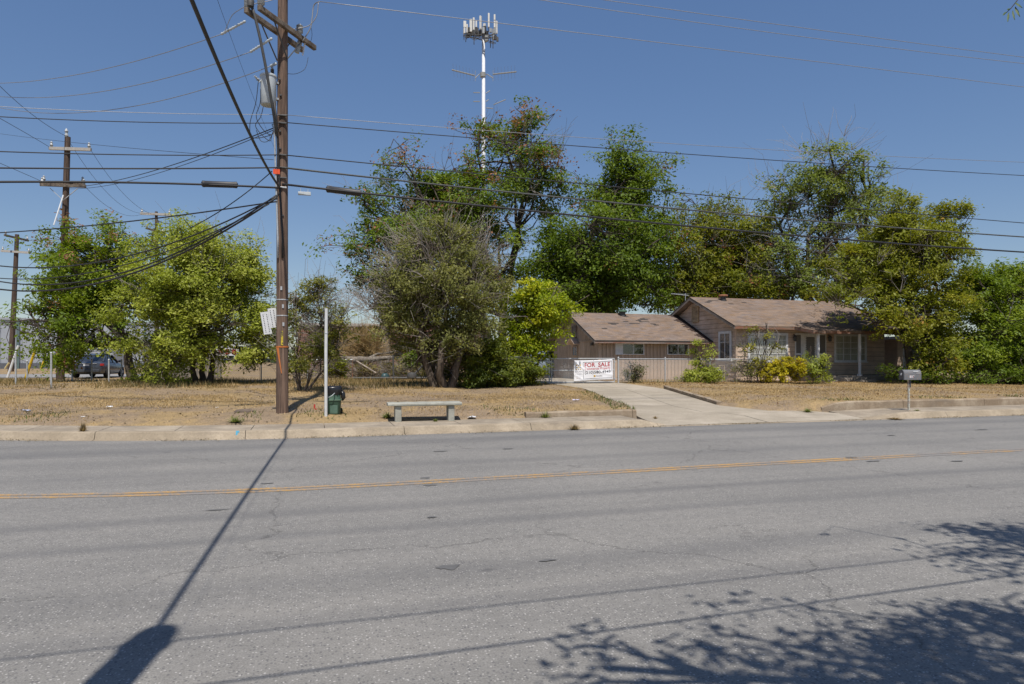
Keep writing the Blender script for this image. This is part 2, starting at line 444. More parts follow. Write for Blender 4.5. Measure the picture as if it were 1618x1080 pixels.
# kerb: one child per cast length
def kz(u): return .16 - .148 * float(sm((u - 7.9) / .7) * (1 - sm((u - 14.3) / 2.0)))
kerb = struct(empty('kerb', (0, 0, 0)))
def kerb_len(u0, u1):
    n = max(2, int((u1 - u0) / .35)); m = MB()
    for i in range(n + 1):
        u = u0 + (u1 - u0) * i / n; y = float(K(u)); z = kz(u)
        w = .004 * math.sin(u * 5.1) + .003 * math.sin(u * 13.7)
        for dy, zz in ((-.16, -.03), (-.155, .004), (-.02 + w, .012), (.025 + w, z * .55), (.055 + w, z * .9), (.09 + w, z), (.20, z + .004), (.20, -.03)):
            m.v.append((u, y + dy, zz))
    for i in range(n):
        for k in range(7):
            b = i * 8 + k; m.f.append((b, b + 8, b + 9, b + 1))
    m.f.append(tuple(range(8))); m.f.append(tuple(n * 8 + k for k in range(8))[::-1])
    return m
u = -26.0
while u < 70:
    L = 3.05 + .4 * math.sin(u * 3)
    obj('kerb_stone', kerb_len(u, u + L - .012), CONC_K, kerb); u += L
# pavement slabs behind the kerb
pav = struct(empty('pavement', (0, 0, 0)))
def slab(u0, u1, q0, q1):
    m = MB(); n = max(2, int((u1 - u0) / .5)); k = 3
    for i in range(n + 1):
        for j in range(k + 1):
            u = u0 + (u1 - u0) * i / n; q = q0 + (q1 - q0) * j / k
            z0 = kz(u); z = z0 + (.165 - z0 if u < 8 or u > 14.2 else 0) * j / k
            if u > 14.2:
                w_ = float(sm((u - 14.63) / 1.9)); z = (kz(u) + (.172 - kz(u)) * min(1, (j / k) * 1.6)) * w_ + (float(drive_z(q)) + .004) * (1 - w_)
            m.v.append((u, float(K(u)) + q, z + .003))
    for i in range(n):
        for j in range(k):
            b = i * (k + 1) + j; m.f.append((b, b + k + 1, b + k + 2, b + 1))
    nb = len(m.v)
    ring = [i * (k + 1) for i in range(n + 1)] + [n * (k + 1) + j for j in range(1, k + 1)] + [i * (k + 1) + k for i in range(n - 1, -1, -1)] + [j for j in range(k - 1, 0, -1)]
    for r in ring:
        x, y, z = m.v[r]; m.v.append((x, y, -.05))
    R = len(ring)
    for a in range(R): m.f.append((ring[a], ring[(a + 1) % R], nb + (a + 1) % R, nb + a)[::-1])
    return m
u = -24.0
while u < 8.0:
    u1 = min(u + 1.52, 8.36); obj('slab', slab(u, u1 - .014, .212, 1.34), CONC, pav); u += 1.52
u = 14.62
while u < 66:
    obj('slab', slab(u, u + 1.82 - .014, .212, 1.34), CONC, pav); u += 1.82
# driveway, in cast bays
drive = struct(empty('driveway', (0, 0, 0)))
def bay(q0, q1, t0, t1):
    m = MB(); n = max(2, int((q1 - q0) / .4)); k = 6
    for i in range(n + 1):
        q = q0 + (q1 - q0) * i / n; l, r = drv(q)
        for j in range(k + 1):
            t = t0 + (t1 - t0) * j / k; x = float(l + (r - l) * t)
            m.v.append((x, float(K(x)) + q, float(drive_z(q)) + .006))
    for i in range(n):
        for j in range(k):
            b = i * (k + 1) + j; m.f.append((b, b + 1, b + k + 2, b + k + 1))
    b0 = len(m.v); E_ = [i * (k + 1) for i in range(n + 1)]; E2 = [i * (k + 1) + k for i in range(n + 1)]
    for E3 in (E_, E2):
        s0 = len(m.v)
        for r in E3: x, y, z = m.v[r]; m.v.append((x, y, z - .12))
        for a in range(len(E3) - 1): m.f.append((E3[a], E3[a + 1], s0 + a + 1, s0 + a))
    return m
for q0, q1 in ((-.03, 1.5), (1.51, 4.9), (4.91, 8.6), (8.61, 12.6), (12.61, 20.0)):
    for t0, t1 in ((0, .497), (.503, 1)):
        obj('slab', bay(q0, q1, t0, t1), CONC_D, drive)
# row of kerb blocks on the driveway's right edge
kb = tag(empty('driveway_edging', (12.4, 20, .3)), 'row of grey concrete blocks edging the right side of the driveway', 'edging')
for i in range(15):
    q = 3.55 + i * .40; x = float(np.interp(q, RQ, DR)) + .10; x2 = float(np.interp(q + .37, RQ, DR)) + .10
    y = float(K(x)) + q; z = float(drive_z(q))
    o = obj('block', MB().bar((x - 12.4, y - 20, z + .03 - .3), (x2 - 12.4, y + .375 - 20, z + .045 - .3 + .01 * (i % 3)), .17, .17), CONC_W, kb, bevel=.015)
# low retaining walls
def low_wall(name, label, x0, x1, q, h, zb, ramp=0):
    t = tag(empty(name, (x0, float(K(x0)) + q, zb)), label, 'wall'); x = x0; i = 0
    while x < x1 - .1:
        L = min(3.0 + .3 * math.sin(i * 2.2), x1 - x)
        m = MB(); n = 6
        for k in range(n + 1):
            a = k / n; xx = x + (L - .012) * a
            hh = h * (min(1, .35 + (xx - x0) / ramp) if ramp else 1) + .008 * math.sin(xx * 4.1)
            for dy, zz in ((0, -.1), (.015, hh - .03), (.04, hh), (.17, hh + .004), (.19, -.1)):
                m.v.append((xx - x0, dy + .006 * math.sin(xx * 2.3) + float(K(xx) - K(x0)), zz))
        for k in range(n):
            for j in range(4):
                b = k * 5 + j; m.f.append((b, b + 5, b + 6, b + 1))
        m.f.append((0, 1, 2, 3, 4)); m.f.append(tuple(n * 5 + j for j in range(5))[::-1])
        obj('section', m, CONC_W, t); x += L; i += 1
    return t
low_wall('retaining_wall', 'long low stained concrete retaining wall behind the mailbox', 14.4, 64, 1.35, .235, .165, .9)
low_wall('retaining_wall', 'short low concrete wall left of the driveway by the weeds', 5.3, 8.42, 1.36, .14, .165)

# side street seen at far left
ss = MB()
pts = [W(-260, 600, 40), W(250, 600, 44), W(250, 600, 52), W(-260, 600, 50)]
ss.add([(p[0], p[1], .475) for i, p in enumerate(pts)], [(0, 1, 2, 3)])
struct(obj('side_street', ss, simple('pale_old_asphalt', (.27, .265, .255), (.21, .205, .2), .9, .2, 2)))

# ------------------------------------------------------------------ utility poles and wires
def rel(p, o): return (p[0] - o[0], p[1] - o[1], p[2] - o[2])
def insulator(base, h=.26, r=.085, axis_=(0, 0, 1)):
    m = MB(); q = Vector((0, 0, 1)).rotation_difference(Vector(axis_)).to_matrix()
    prof = [(.03, 0), (.05, .01)]
    n = 6
    for i in range(n):
        z = .03 + (h - .06) * i / n; dz = (h - .06) / n
        prof += [(r * .62, z), (r, z + dz * .35), (r, z + dz * .55), (r * .62, z + dz * .85)]
    prof += [(r * .5, h - .02), (.03, h)]
    return m.lathe(prof, base, 14, q)
PB, PD = hit(446, 652)
PO = Vector((PB[0], PB[1], PB[2] - .02))
up = tag(empty('utility_pole', PO), 'tall brown wooden utility pole with transformer beside the pavement', 'utility pole')
R = lambda px, py, D: rel(W(px, py, D), PO)
m = MB(); HT = 13.2
m.tube([(0, 0, -.05), (0, 0, 1.2), (.0, 0, 5), (.01, 0, 9), (.02, .0, HT)], [.152, .146, .138, .126, .112], 20)
obj('shaft', m, POLEW, up, autosm=True)
# double crossarm, turned to the side street
dpt = lambda py, z=9.81: (z - CAMH) * FPX / (565 - py)
a0 = Vector(rel(W(387, 26, dpt(26)), PO)); a1 = Vector(rel(W(480, 90, dpt(90)), PO))
ad = (a1 - a0); ad.z = 0; ad.normalize(); an = Vector((-ad.y, ad.x, 0))
if an.x < 0: an = -an
for s in (-1, 1):
    c = an * (s * .19); z = 9.66
    obj('crossarm', MB().bar(c - ad * 1.12 + Vector((0, 0, z)), c + ad * 1.12 + Vector((0, 0, z)), .10, .13), ARMW, up, bevel=.012)
    for e in (-1, 1):
        obj('brace', MB().bar(c * 1.0 + ad * (e * .55) + Vector((0, 0, z - .07)), an * (s * .15) + Vector((0, 0, z - .75)), .035, .012), DKMET, up)
    for e, ss_ in ((-1.04, 1), (.45, s), ):
        if ss_ < 0: continue
        obj('insulator', insulator(c + ad * e + Vector((0, 0, z + .07))), PORC, up, autosm=True)
obj('insulator', insulator(an * .19 + Vector((.12, -.05, 10.55))), PORC, up, autosm=True)
obj('bracket', MB().bar(Vector((0, 0, 10.5)), an * .24 + Vector((.12, -.05, 10.5)), .07, .16), ARMW, up, bevel=.01)
# top crossarm above the frame
for s in (-1, 1):
    obj('crossarm', MB().bar(Vector((s * .0 - 1.1, .17, 12.3)), Vector((1.1, .17, 12.3)), .10, .13), ARMW, up, bevel=.012) if s > 0 else None
for x in (-1, -.4, .6, 1.0):
    obj('insulator', insulator((x, .17, 12.37)), PORC, up, autosm=True)
# dead-end strain insulators to the left
for (xa, ya, xb, yb) in ((388, 33, 349, 54), (430, 60, 395, 82), (436, 100, 428, 104)):
    A = Vector(R(xa, ya, PD - .3)); B = Vector(R(xb, yb, PD - .1))
    m = MB(); n = 9; rr = []
    pts = []
    for i in range(n * 2 + 1):
        pts.append(A.lerp(B, i / (n * 2))); rr.append(.02 if i % 2 == 0 else .036)
    obj('strain_insulator', m.tube(pts, rr, 10), GREYP, up, smooth=True)
# transformer can
tcx = Vector(R(424, 141, PD - .22))
tr = obj('transformer', MB().lathe([(.05, -.40), (.17, -.40), (.19, -.375), (.19, .29), (.205, .30), (.205, .335), (.19, .35), (.12, .385), (.02, .40)], tcx, 24), GREYP, up, autosm=True)
obj('bushing', insulator(tcx + Vector((.09, .05, .37)), .2, .045), DKMET, tr, autosm=True)
for dz, dx in ((.18, -.23), (.14, -.19)):
    obj('bushing', insulator(tcx + Vector((dx, -.08, dz)), .12, .03, (-.6, -.4, .5)), PORC, tr, autosm=True)
for z in (-.2, .2):
    obj('mounting_bracket', MB().bar(tcx + Vector((.1, 0, z)), Vector((0, 0, tcx.z + z)), .09, .05), GALV, tr)
# leaning riser pipes down the left face
m = MB(); m.tube([Vector(R(395, 2, PD - .95)), Vector(R(402, 22, PD - .92)), Vector(R(411, 60, PD - .85)), Vector(R(420, 106, PD - .75)), Vector(R(430, 165, PD - .5)), Vector(R(438, 215, PD - .22))], [.034] * 6, 10)
obj('riser_pipe', m, DKMET, up, smooth=True)
obj('weatherhead', MB().lathe([(.02, -.1), (.075, -.09), (.085, .05), (.05, .12), (.01, .13)], R(396, 4, PD - .96), 14), DKMET, up, autosm=True)
for dx, rr in ((0, .022), (.055, .026)):
    m = MB(); m.tube([Vector(R(430 + dx * 60, 160, PD - .3)), Vector(R(433 + dx * 70, 190, PD - .22)), (-.10 + dx * 2, -.125, 4.4), (-.10 + dx * 2, -.15, 3.9)], rr, 8)
    obj('cable_riser', m, CABLE if dx else GALV, up, smooth=True)
# fused cutout and lightning arrester
cz = Vector(R(472, 72, PD + .55))
co = obj('fuse_cutout', MB().lathe([(.03, -.2), (.06, -.19), (.065, -.05), (.045, -.03), (.045, .03), (.065, .05), (.06, .18), (.03, .2)], cz, 14, Matrix.Rotation(.25, 3, 'Y')), PORC, up, autosm=True)
obj('fuse_tube', MB().tube([cz + Vector((.17, -.02, .19)), cz + Vector((.10, -.02, -.24))], .017, 8), WHITEP, co)
obj('hinge', MB().bar(cz + Vector((.02, 0, .2)), cz + Vector((.20, -.02, .19)), .05, .04), DKMET, co)
def loop_wire(name, pts, r, mat, par, n=26):
    P = [Vector(p) for p in pts]; out = []
    for i in range(len(P) - 1):
        p0, p1, p2, p3 = P[max(i - 1, 0)], P[i], P[i + 1], P[min(i + 2, len(P) - 1)]
        for k in range(7):
            t = k / 7.0
            out.append(.5 * ((2 * p1) + (p2 - p0) * t + (2 * p0 - 5 * p1 + 4 * p2 - p3) * t * t + (3 * p1 - p0 - 3 * p2 + p3) * t ** 3))
    out.append(P[-1])
    return obj(name, MB().tube(out, r, 6), mat, par, smooth=True)
loop_wire('jumper_wire', [R(505, 2, PD + .3), R(496, 8, PD + .4), R(493, 30, PD + .4), R(490, 45, PD + .4), R(478, 65, PD + .4)], .014, ALUW, up)
loop_wire('jumper_wire', [R(503, 4, PD + .3), R(500, 25, PD + .3), R(488, 40, PD + .3), R(468, 45, PD + .25), R(452, 47, PD)], .012, ALUW, up)
loop_wire('jumper_wire', [R(492, 44, PD + .4), R(493, 55, PD + .5), R(491, 66, PD + .55)], .005, CABLE, up)
loop_wire('jumper_wire', [R(487, 90, PD + .5), R(482, 108, PD + .4), R(468, 116, PD + .2), R(454, 116, PD)], .006, CABLE, up)
loop_wire('jumper_wire', [R(355, 50, PD - .2), R(366, 25, PD - .3), R(380, 14, PD - .5), R(392, 8, PD - .5)], .009, ALUW, up)
loop_wire('jumper_wire', [R(402, 6, PD - .6), R(411, 3, PD - .4), R(425, 1, PD - .3), R(440, -4, PD - .2)], .009, ALUW, up)
for k, (x0, y0, x1, y1, xm) in enumerate(((408, 130, 395, 195, 404), (412, 140, 405, 185, 411), (416, 168, 404, 200, 412))):
    loop_wire('drop_wire', [R(x0, y0, PD - .35), R(xm, (y0 + y1) / 2, PD - .35), R(x1, y1, PD - .35), R(x1 + 5 + 8 * k, y1 + 22, PD - .3), R(430, 212, PD - .2), R(437, 200, PD - .15)], .009, CABLE, up)
loop_wire('drop_wire', [R(405, 205, PD - .3), R(412, 222, PD - .3), R(424, 222, PD - .3), R(432, 205, PD - .2), R(430, 196, PD - .2), R(440, 202, PD - .15)], .008, CABLE, up)
# clamps, bolts and tags
for z in (4.95, 5.5, 6.62, 7.05, 7.95, 8.35):
    a = (z * 7.3) % 1.6 - .8
    obj('bolt', MB().box(-.02 + .1 * a, .03 + .1 * a, -.165, -.12, z, z + .03), DKMET, up)
for py in (185, 197, 247, 267, 283, 298):
    z = CAMH - (py - 565) / FPX * PD - PO.z
    obj('cable_clamp', MB().box(-.09, .11, -.175, -.12, z - .018, z + .018), [GALV, DKMET][py % 2], up, bevel=.008)
obj('tag', MB().box(-.21, -.05, -.19, -.17, 5.98, 6.10), simple('orange_tag', (.75, .10, .03), (.6, .07, .02), .6), up)
obj('tag', MB().box(-.025, .025, -.165, -.15, 1.72, 2.08), mat_paint_worn('yellow_number_tag', (.55, .42, .04), (.05, .05, .05), .52), up)
ORANGE = simple('orange_ribbon', (.50, .17, .045), (.40, .12, .03), .6)
m = MB().lathe([(.152, 1.66), (.154, 1.665), (.154, 1.695), (.152, 1.70)], (0, 0, 0), 20); obj('ribbon', m, ORANGE, up)
m = MB(); m.add([(-.14, -.10, 1.66), (-.11, -.13, 1.66), (-.07, -.165, 1.30), (-.02, -.17, 1.02), (-.0, -.17, 1.02), (-.04, -.165, 1.3), (-.08, -.14, 1.66), (-.14, -.105, 1.62)], [(0, 1, 2), (1, 6, 5, 2), (2, 5, 4, 3)]); obj('ribbon_tail', m, ORANGE, up)
for z, x in ((2.65, .02), (2.2, .03), (3.1, -.02)):
    obj('tag', MB().box(x - .02, x + .025, -.16, -.145, z, z + .09), GALV, up)
# white perforated board strapped to the left
wb = empty('tmp', (0, 0, 0))
HOLE = simple('hole', (.03, .03, .03))
bd = Matrix.Translation(Vector(R(426, 508, PD - .05))) @ Matrix.Rotation(.32, 4, 'Z') @ Matrix.Rotation(-.17, 4, 'Y')
bpanel = obj('perforated_board', MB().box(-.19, .01, -.012, .012, -.30, .26, bd).box(-.005, .20, -.035, -.011, -.16, .33, bd).box(-.18, .2, .012, .05, -.05, .05, bd), WHITEP, up)
m = MB()
for col_ in (-.135, -.045, .05, .13):
    for k in range(11):
        z = -.24 + k * .043 + (.08 if col_ > 0 else 0); y0 = -.012 if col_ < 0 else -.035
        m.box(col_ - .011, col_ + .011, y0 - .004, y0 + .002, z - .008, z + .008, bd)
stuff(obj('holes', m, HOLE, bpanel))
bpy.data.objects.remove(wb)
for z in (2.85, 2.45):
    obj('strap', MB().lathe([(.148, z), (.15, z + .003), (.15, z + .022), (.148, z + .025)], (0, 0, 0), 18), GALV, up)

PLINE = np.array([CP, SP])
def wire(name, label, A, B, mid=None, r=.008, mat=CABLE, ext=0, n=28, cat='overhead wire', sag_ext=.02):
    """wire hung from A to B with the sag that brings it through mid (px, py)"""
    A = np.array(A, float); B = np.array(B, float); sag = .0
    if mid is not None:
        best = None
        for t in np.linspace(.02, .98, 400):
            P = A + (B - A) * t
            X = P[0] * CP - P[1] * SP; D = P[0] * SP + P[1] * CP
            e = abs(809 + FPX * X / D - mid[0])
            if best is None or e < best[0]: best = (e, t, P, D)
        _, t, P, D = best
        zt = CAMH - (mid[1] - 565) / FPX * D
        sag = (P[2] - zt) / (4 * t * (1 - t))
    pts = []
    T = np.linspace(0, 1 + ext, int(n * (1 + ext)))
    for t in T:
        P = A + (B - A) * t; z = P[2] - sag * 4 * t * (1 - t)
        pts.append((P[0] - A[0], P[1] - A[1], z - A[2]))
    o = obj(name, MB().tube(pts, r, 6), mat, None, smooth=True, loc=A); tag(o, label, cat, 'overhead wires and cables')
    return o
def pole_pt(py, dx=0., dy=-.16): return (PO.x + dx, PO.y + dy, CAMH - (py - 565) / FPX * PD)
DRt = 24.6; DLf = 14.6
def rw(label, y0, y1, mid, r, mat, x0=454, z0=None):
    return wire('overhead_wire' if r < .016 else 'overhead_cable', label, pole_pt(y0), W(1618, y1, DRt), mid, r, mat, .8)
rw('thin pale wire dropping right from pole, upper of the pair just above the black cables', 184, 256, (920, 217), .007, ALUW)
rw('black twisted wire running right, just below the thin pale wire', 196, 277, (920, 231), .011, CABLE)
rw('black cable crossing right over the tree tops, third up from the lowest cable', 247, 352, (920, 290), .013, CABLE)
rw('thick grey-black cable running right, second from the bottom', 267, 374, (920, 315), .022, simple('grey_cable', (.10, .105, .10), (.04, .042, .042), .6, .3, 20))
rw('lowest thick black cable running right over the garage roof', 293, 398, (920, 341), .026, CABLE)
wire('overhead_wire', 'bright bare wire starting at pole crossarm and passing in front of the antenna tower', W(505, 2, PD + .3), W(1618, 137, DRt), (860, 45), .009, ALUW, .8)
wire('overhead_wire', 'high bare wire at top right, lower of the two topmost', W(446, -64, PD + .2), W(1618, 100, DRt), (1100, 35), .009, ALUW, .8)
wire('overhead_wire', 'topmost bare wire in the upper right sky', W(470, -72, PD + .3), W(1618, 90, DRt), (1100, 20), .009, ALUW, .8)
def lw(label, y0, y1, mid, r, mat): return wire('overhead_wire' if r < .016 else 'overhead_cable', label, pole_pt(y0), W(0, y1, DLf), mid, r, mat, 1.5)
lw('thin pale wire running left, faint line above the black wires', 184, 168, (200, 177), .006, ALUW)
lw('black wire running left from pole at transformer foot height', 197, 184, (200, 192), .010, CABLE)
lw('black cable running left below the far pole top', 247, 239, (200, 244), .012, CABLE)
lw('grey-black cable running left above the one with a splice case', 267, 265, (200, 266), .017, CABLE)
lw('lowest thick black cable running left with a splice case on it', 299, 287, (200, 288), .024, CABLE)
wire('overhead_wire', 'top sagging wire at left from end of the crossarm', W(349, 54, PD - .1), W(-130, 118, 30), (150, 112), .010, ALUW, 0)
wire('overhead_wire', 'middle sagging wire at left from the crossarm', W(395, 82, PD - .1), W(-130, 122, 30), (150, 146), .010, ALUW, 0)
wire('overhead_wire', 'lowest of three sagging wires at left, from below the crossarm', W(428, 104, PD - .1), W(-130, 120, 30), (150, 176), .010, ALUW, 0)
PA = W(100, 290, 38)
wire('overhead_wire', 'twisted service drop from pole to the far crossarmed pole', W(437, 200, PD - .2), W(106, 296, 37.6), (330, 241), .014, CABLE)
wire('overhead_wire', 'second strand of the twisted service drop beside it', W(437, 203, PD - .2), W(108, 298, 37.6), (330, 246), .010, CABLE)
wire('overhead_cable', 'black cable from pole falling gently left across the far pole', W(437, 318, PD - .2), W(-60, 370, 24), (200, 350), .018, CABLE)
wire('overhead_cable', 'black cable sagging left across the light green tree, uppermost of the bundle', W(437, 310, PD - .2), W(-120, 392, 22), (82, 422), .018, CABLE)
wire('overhead_cable', 'thick black cable sagging lowest in front of the left trees', W(437, 312, PD - .2), W(-120, 424, 22), (130, 452), .024, CABLE)
wire('overhead_cable', 'black cable sagging left just above the lowest one', W(437, 308, PD - .2), W(-120, 405, 22), (120, 446), .020, CABLE)
wire('overhead_cable', 'black cable of the left bundle ending lower at picture edge', W(425, 322, PD - .2), W(-120, 416, 22), (60, 440), .014, CABLE)
wire('overhead_wire', 'loose black wire looping left from pole past the orange tag', W(430, 270, PD - .2), W(300, 360, PD - .5), (360, 325), .012, CABLE)
# splice cases on the lowest cables
def splice(label, xa, ya, xb, yb, D1, D2, r):
    A = Vector(W(xa, ya, D1)); B = Vector(W(xb, yb, D2)); L = (B - A)
    m = MB(); pts = [A + L * t for t in (0, .02, .03, .10, .11, .89, .9, .97, .98, 1)]; rr = [r * .5, r * .8, r * 1.05, r * 1.05, r, r, r * 1.05, r * 1.05, r * .8, r * .5]
    m.tube([p - A for p in pts], rr, 14)
    return tag(obj('splice_case', m, simple('black_splice', (.035, .036, .04), (.02, .02, .023), .5, .4, 6), None, loc=A, autosm=True), label, 'splice case', 'splice cases on the cables')
splice('black splice case on cable left of the tall pole', 318, 290, 376, 292, 16.3, 16.7, .075)
splice('black splice case on cable right of the tall pole', 515, 298, 571, 305, 17.5, 17.8, .085)
A = Vector(W(471, 305, 17.3)); B = Vector(W(491, 306, 17.4))
tag(obj('terminal_box', MB().bar((0, 0, 0), B - A, .07, .08).bar((.06, 0, .03), (.06, 0, .13), .012).bar((.24, .04, .03), (.24, .04, .13), .012), GREYP, None, bevel=.012, loc=A), 'small pale box hanging under cable between pole and splice case', 'terminal box')

# span cable over the road to a stub pole beside the camera
ST = c2w(-1.79, 1.14)
STB = Vector((ST[0], ST[1], .05)); STH = 5.85
stub = tag(empty('stub_pole', STB), 'short brown stub pole on the near roadside holding the span cable', 'utility pole')
obj('shaft', MB().tube([(0, 0, -.1), (0, 0, 3), (0, 0, STH - .12), (0, 0, STH)], [.15, .14, .13, .11], 18), POLEW, stub, autosm=True)
obj('clamp', MB().lathe([(.13, STH - .45), (.15, STH - .445), (.15, STH - .38), (.13, STH - .375)], (0, 0, 0), 18), GALV, stub)
top = (STB.x, STB.y, STB.z + STH - .3)
wire('span_cable', 'thick black cable slanting down to the pole from the top edge', pole_pt(299, -.05), top, (389, 200), .025, CABLE, 0)
wire('overhead_wire', 'thin black wire slanting steeply down beside the thick span cable', W(436, 238, PD - .15), (top[0] + .15, top[1] - .1, top[2] + .1), (380, 100), .0025, CABLE, 0)
for i, (z, r, dy, sg) in enumerate(((5.55, .009, 0, .25), (4.75, .012, -.25, .3))):
    m = MB(); pts = []
    dr_ = Vector((1, .02 + .02 * i, 0)).normalized()
    for k in range(40):
        s = -18 + 54 * k / 39; t = (s + 18) / 54
        pts.append((s * dr_.x, dy + s * dr_.y, z - sg * 4 * abs(s / 36) * (1 - abs(s / 36)) if s > 0 else z + s * s * .0006))
    tag(obj('overhead_cable', m.tube(pts, r, 6), CABLE, None, smooth=True, loc=(STB.x, STB.y, 0)),
        ['upper', 'thickest and lowest', 'middle'][i] + ' near roadside cable overhead whose shadow crosses the asphalt', 'overhead wire', 'overhead wires and cables')

# far poles at left
def far_pole(label, px0, py0, px1, py1, D, r, arms, mat=POLEG, ins=True):
    b = W(px1, py1, D); b[2] = gz(b[0], b[1]) if b[1] < 60 else .45
    t = tag(empty('utility_pole', b), label, 'utility pole', 'utility poles along the side street')
    top_ = Vector(rel(W(px0, py0, D), b))
    obj('shaft', MB().tube([(0, 0, -.05), top_ * .5, top_], [r, r * .85, r * .68], 14), mat, t, autosm=True)
    for (xa, ya, da, xb, yb, db, w, mt) in arms:
        A = Vector(rel(W(xa, ya, D + da - r), b)); B = Vector(rel(W(xb, yb, D + db - r), b))
        obj('crossarm', MB().bar(A, B, w, w * 1.25), mt, t)
        if ins:
            for f in (.05, .95):
                p = A.lerp(B, f) + Vector((0, 0, w * .6)); obj('insulator', MB().lathe([(.03, 0), (.07, .05), (.09, .12), (.05, .2), (.07, .25), (.02, .32)], p, 10), PORC, t, autosm=True)
    return t, b
PALEARM = simple('pale_crossarm', (.42, .40, .37), (.3, .28, .25), .8, .2, 8)
t, b = far_pole('dark wooden pole with two crossarms rising behind the left tree', 107, 216, 95, 597, 38, .21,
         [(78, 234, 0, 144, 236, 0, .13, PALEARM), (63, 291, -.4, 136, 294, .4, .13, ARMW), (66, 288, .3, 134, 290, .8, .13, ARMW)])
for s in (-1, 1):
    obj('brace', MB().bar(rel(W(101 + s * 22, 297, 37.7), b), rel(W(100, 316, 37.7), b), .04, .03), GALV, t)
obj('insulator', MB().lathe([(.05, 0), (.1, .1), (.06, .25), (.1, .35), (.03, .5)], rel(W(105, 217, 37.9), b), 10), PORC, t)
obj('guy_rod', MB().tube([rel(W(100, 308, 37.6), b), rel(W(85, 355, 37)  , b)], .035, 6), WHITEP, t)
far_pole('distant pole with pale crossarm above the light green tree', 247, 334, 248, 590, 58, .17, [(222, 337, 0, 270, 339, 0, .15, PALEARM), (231, 360, -.6, 258, 368, .6, .12, ARMW)])
far_pole('dark pole with crossarms at the far left edge', 27, 370, 17, 586, 62, .24, [(7, 371, -1, 45, 380, 1.5, .13, ARMW), (2, 396, 0, 48, 399, 0, .15, PALEARM)])
far_pole('plain dark pole standing behind the left tree foliage', 107, 440, 106, 588, 58, .22, [], ins=False)
wire('overhead_wire', 'thin wire from far crossarmed pole to the pale crossarm beyond, upper left sky', W(105, 216, 38), W(236, 336, 58), (170, 305), .010, CABLE)
wire('overhead_wire', 'thin wire from the far pole arm to the pole beyond', W(143, 236, 38), W(268, 338, 58), (190, 300), .010, CABLE)
wire('overhead_wire', 'thin wire dropping behind trees from the far pole lower arm', W(135, 295, 38), W(224, 338, 58), (180, 332), .010, CABLE)
wire('overhead_wire', 'thin wire running up-left from top of the far pole', W(105, 215, 38), W(-30, 105, 30), (40, 172), .012, CABLE)
wire('overhead_wire', 'thin wire running up-left from the far pole upper arm', W(80, 233, 38), W(-30, 170, 30), (20, 198), .012, CABLE)
wire('overhead_wire', 'thin wire running up-left from lower arm of the far pole', W(70, 288, 38), W(-30, 245, 30), (20, 266), .012, CABLE)
wire('overhead_wire', 'faint slack wire behind the far pole top', W(-40, 205, 40), W(432, 252, PD), (200, 233), .007, CABLE)
# guy guards at the side street
GUY = [('white', 12, 596, 29, 546, 40, WHITEP), ('bright yellow', 39, 601, 57, 549, 37, simple('yellow_plastic', (.62, .42, .02), (.5, .33, .02), .5)), ('small yellow', 65, 584, 71, 564, 46, MATS['yellow_plastic']), ('short cream', 8, 582, 14, 573, 55, simple('cream_plastic', (.6, .5, .25), None, .5))]
for nm, xa, ya, xb, yb, D, mt in GUY:
    A = W(xa, ya, D); B = W(xb, yb, D)
    tag(obj('guy_guard', MB().tube([(0, 0, 0), Vector(rel(B, A))], .07, 8), mt, None, loc=A), nm + ' slanting guy wire guard by the side street', 'guy guard')

# ------------------------------------------------------------------ antenna tower
TB = W(764, 562, 90); TB[2] = .4
tw = tag(empty('antenna_tower', TB), 'tall white monopole cell tower with antenna panels rising behind the trees', 'cell tower')
zt = float(W(764, 60, 90)[2]) - TB[2]
obj('mast', MB().tube([(0, 0, 0), (0, 0, zt * .5), (0, 0, zt + .6)], [.34, .27, .20], 16), simple('white_mast', (.68, .69, .71), (.52, .53, .56), .5, .4, 3), tw, smooth=True)
TR = lambda px, py, d=0: Vector(rel(W(px, py, 90 + d), TB))
PANM = simple('cream_radome', (.66, .65, .61), (.56, .55, .52), .5, .3, 3)
for (x, y0, y1, w, d) in ((734.5, 33, 43, 4.5, -.6), (733.5, 44, 53, 4.5, -.8), (738, 38, 52, 2.0, -.3), (744, 30, 50, 4, -1.2), (748, 28, 50, 4, -1.0), (752.5, 33, 48, 3, 1.2), (759.5, 25, 46, 4, -1.4), (765.5, 37, 42, 4, -.4), (772, 21, 43, 4, -1.2), (781.5, 23, 32, 4, .2), (781.5, 33, 44, 4, .2), (784.5, 33, 53, 3, .9)):
    A = TR(x, y0, d); B = TR(x, y1, d); ww = w * 90 / FPX
    obj('antenna_panel', MB().box(-ww / 2, ww / 2, -.10, .12, 0, A.z - B.z, Matrix.Translation(B) @ Matrix.Rotation(x * 1.3, 4, 'Z')), PANM, tw, bevel=.03)
    obj('panel_mount', MB().tube([B + Vector((0, .16, -.75)), B + Vector((0, .16, A.z - B.z - .1))], .045, 6), DKMET, tw)
def frame_arm(a, b, r=.06): obj('platform_bar', MB().tube([a, b], r, 6), DKMET, tw)
for yy in (52, 57):
    ring = [TR(735, yy, -1), TR(749, yy + 3, -2), TR(763, yy + 2, -1), TR(775, yy + 3, -1.5), TR(784, yy - 1, .8), TR(770, yy - 3, 2.0), TR(750, yy - 4, 2.0)]
    for i in range(len(ring)): frame_arm(ring[i], ring[(i + 1) % len(ring)], .055)
for x, y, d in ((735, 55, -1), (749, 58, -2), (775, 58, -1.5), (784, 55, .8), (770, 52, 2), (750, 52, 2)):
    frame_arm(TR(x, y, d), TR(764, 56), .06); frame_arm(TR(x, y, d), TR(764, 64), .04)
r = random.Random(4)
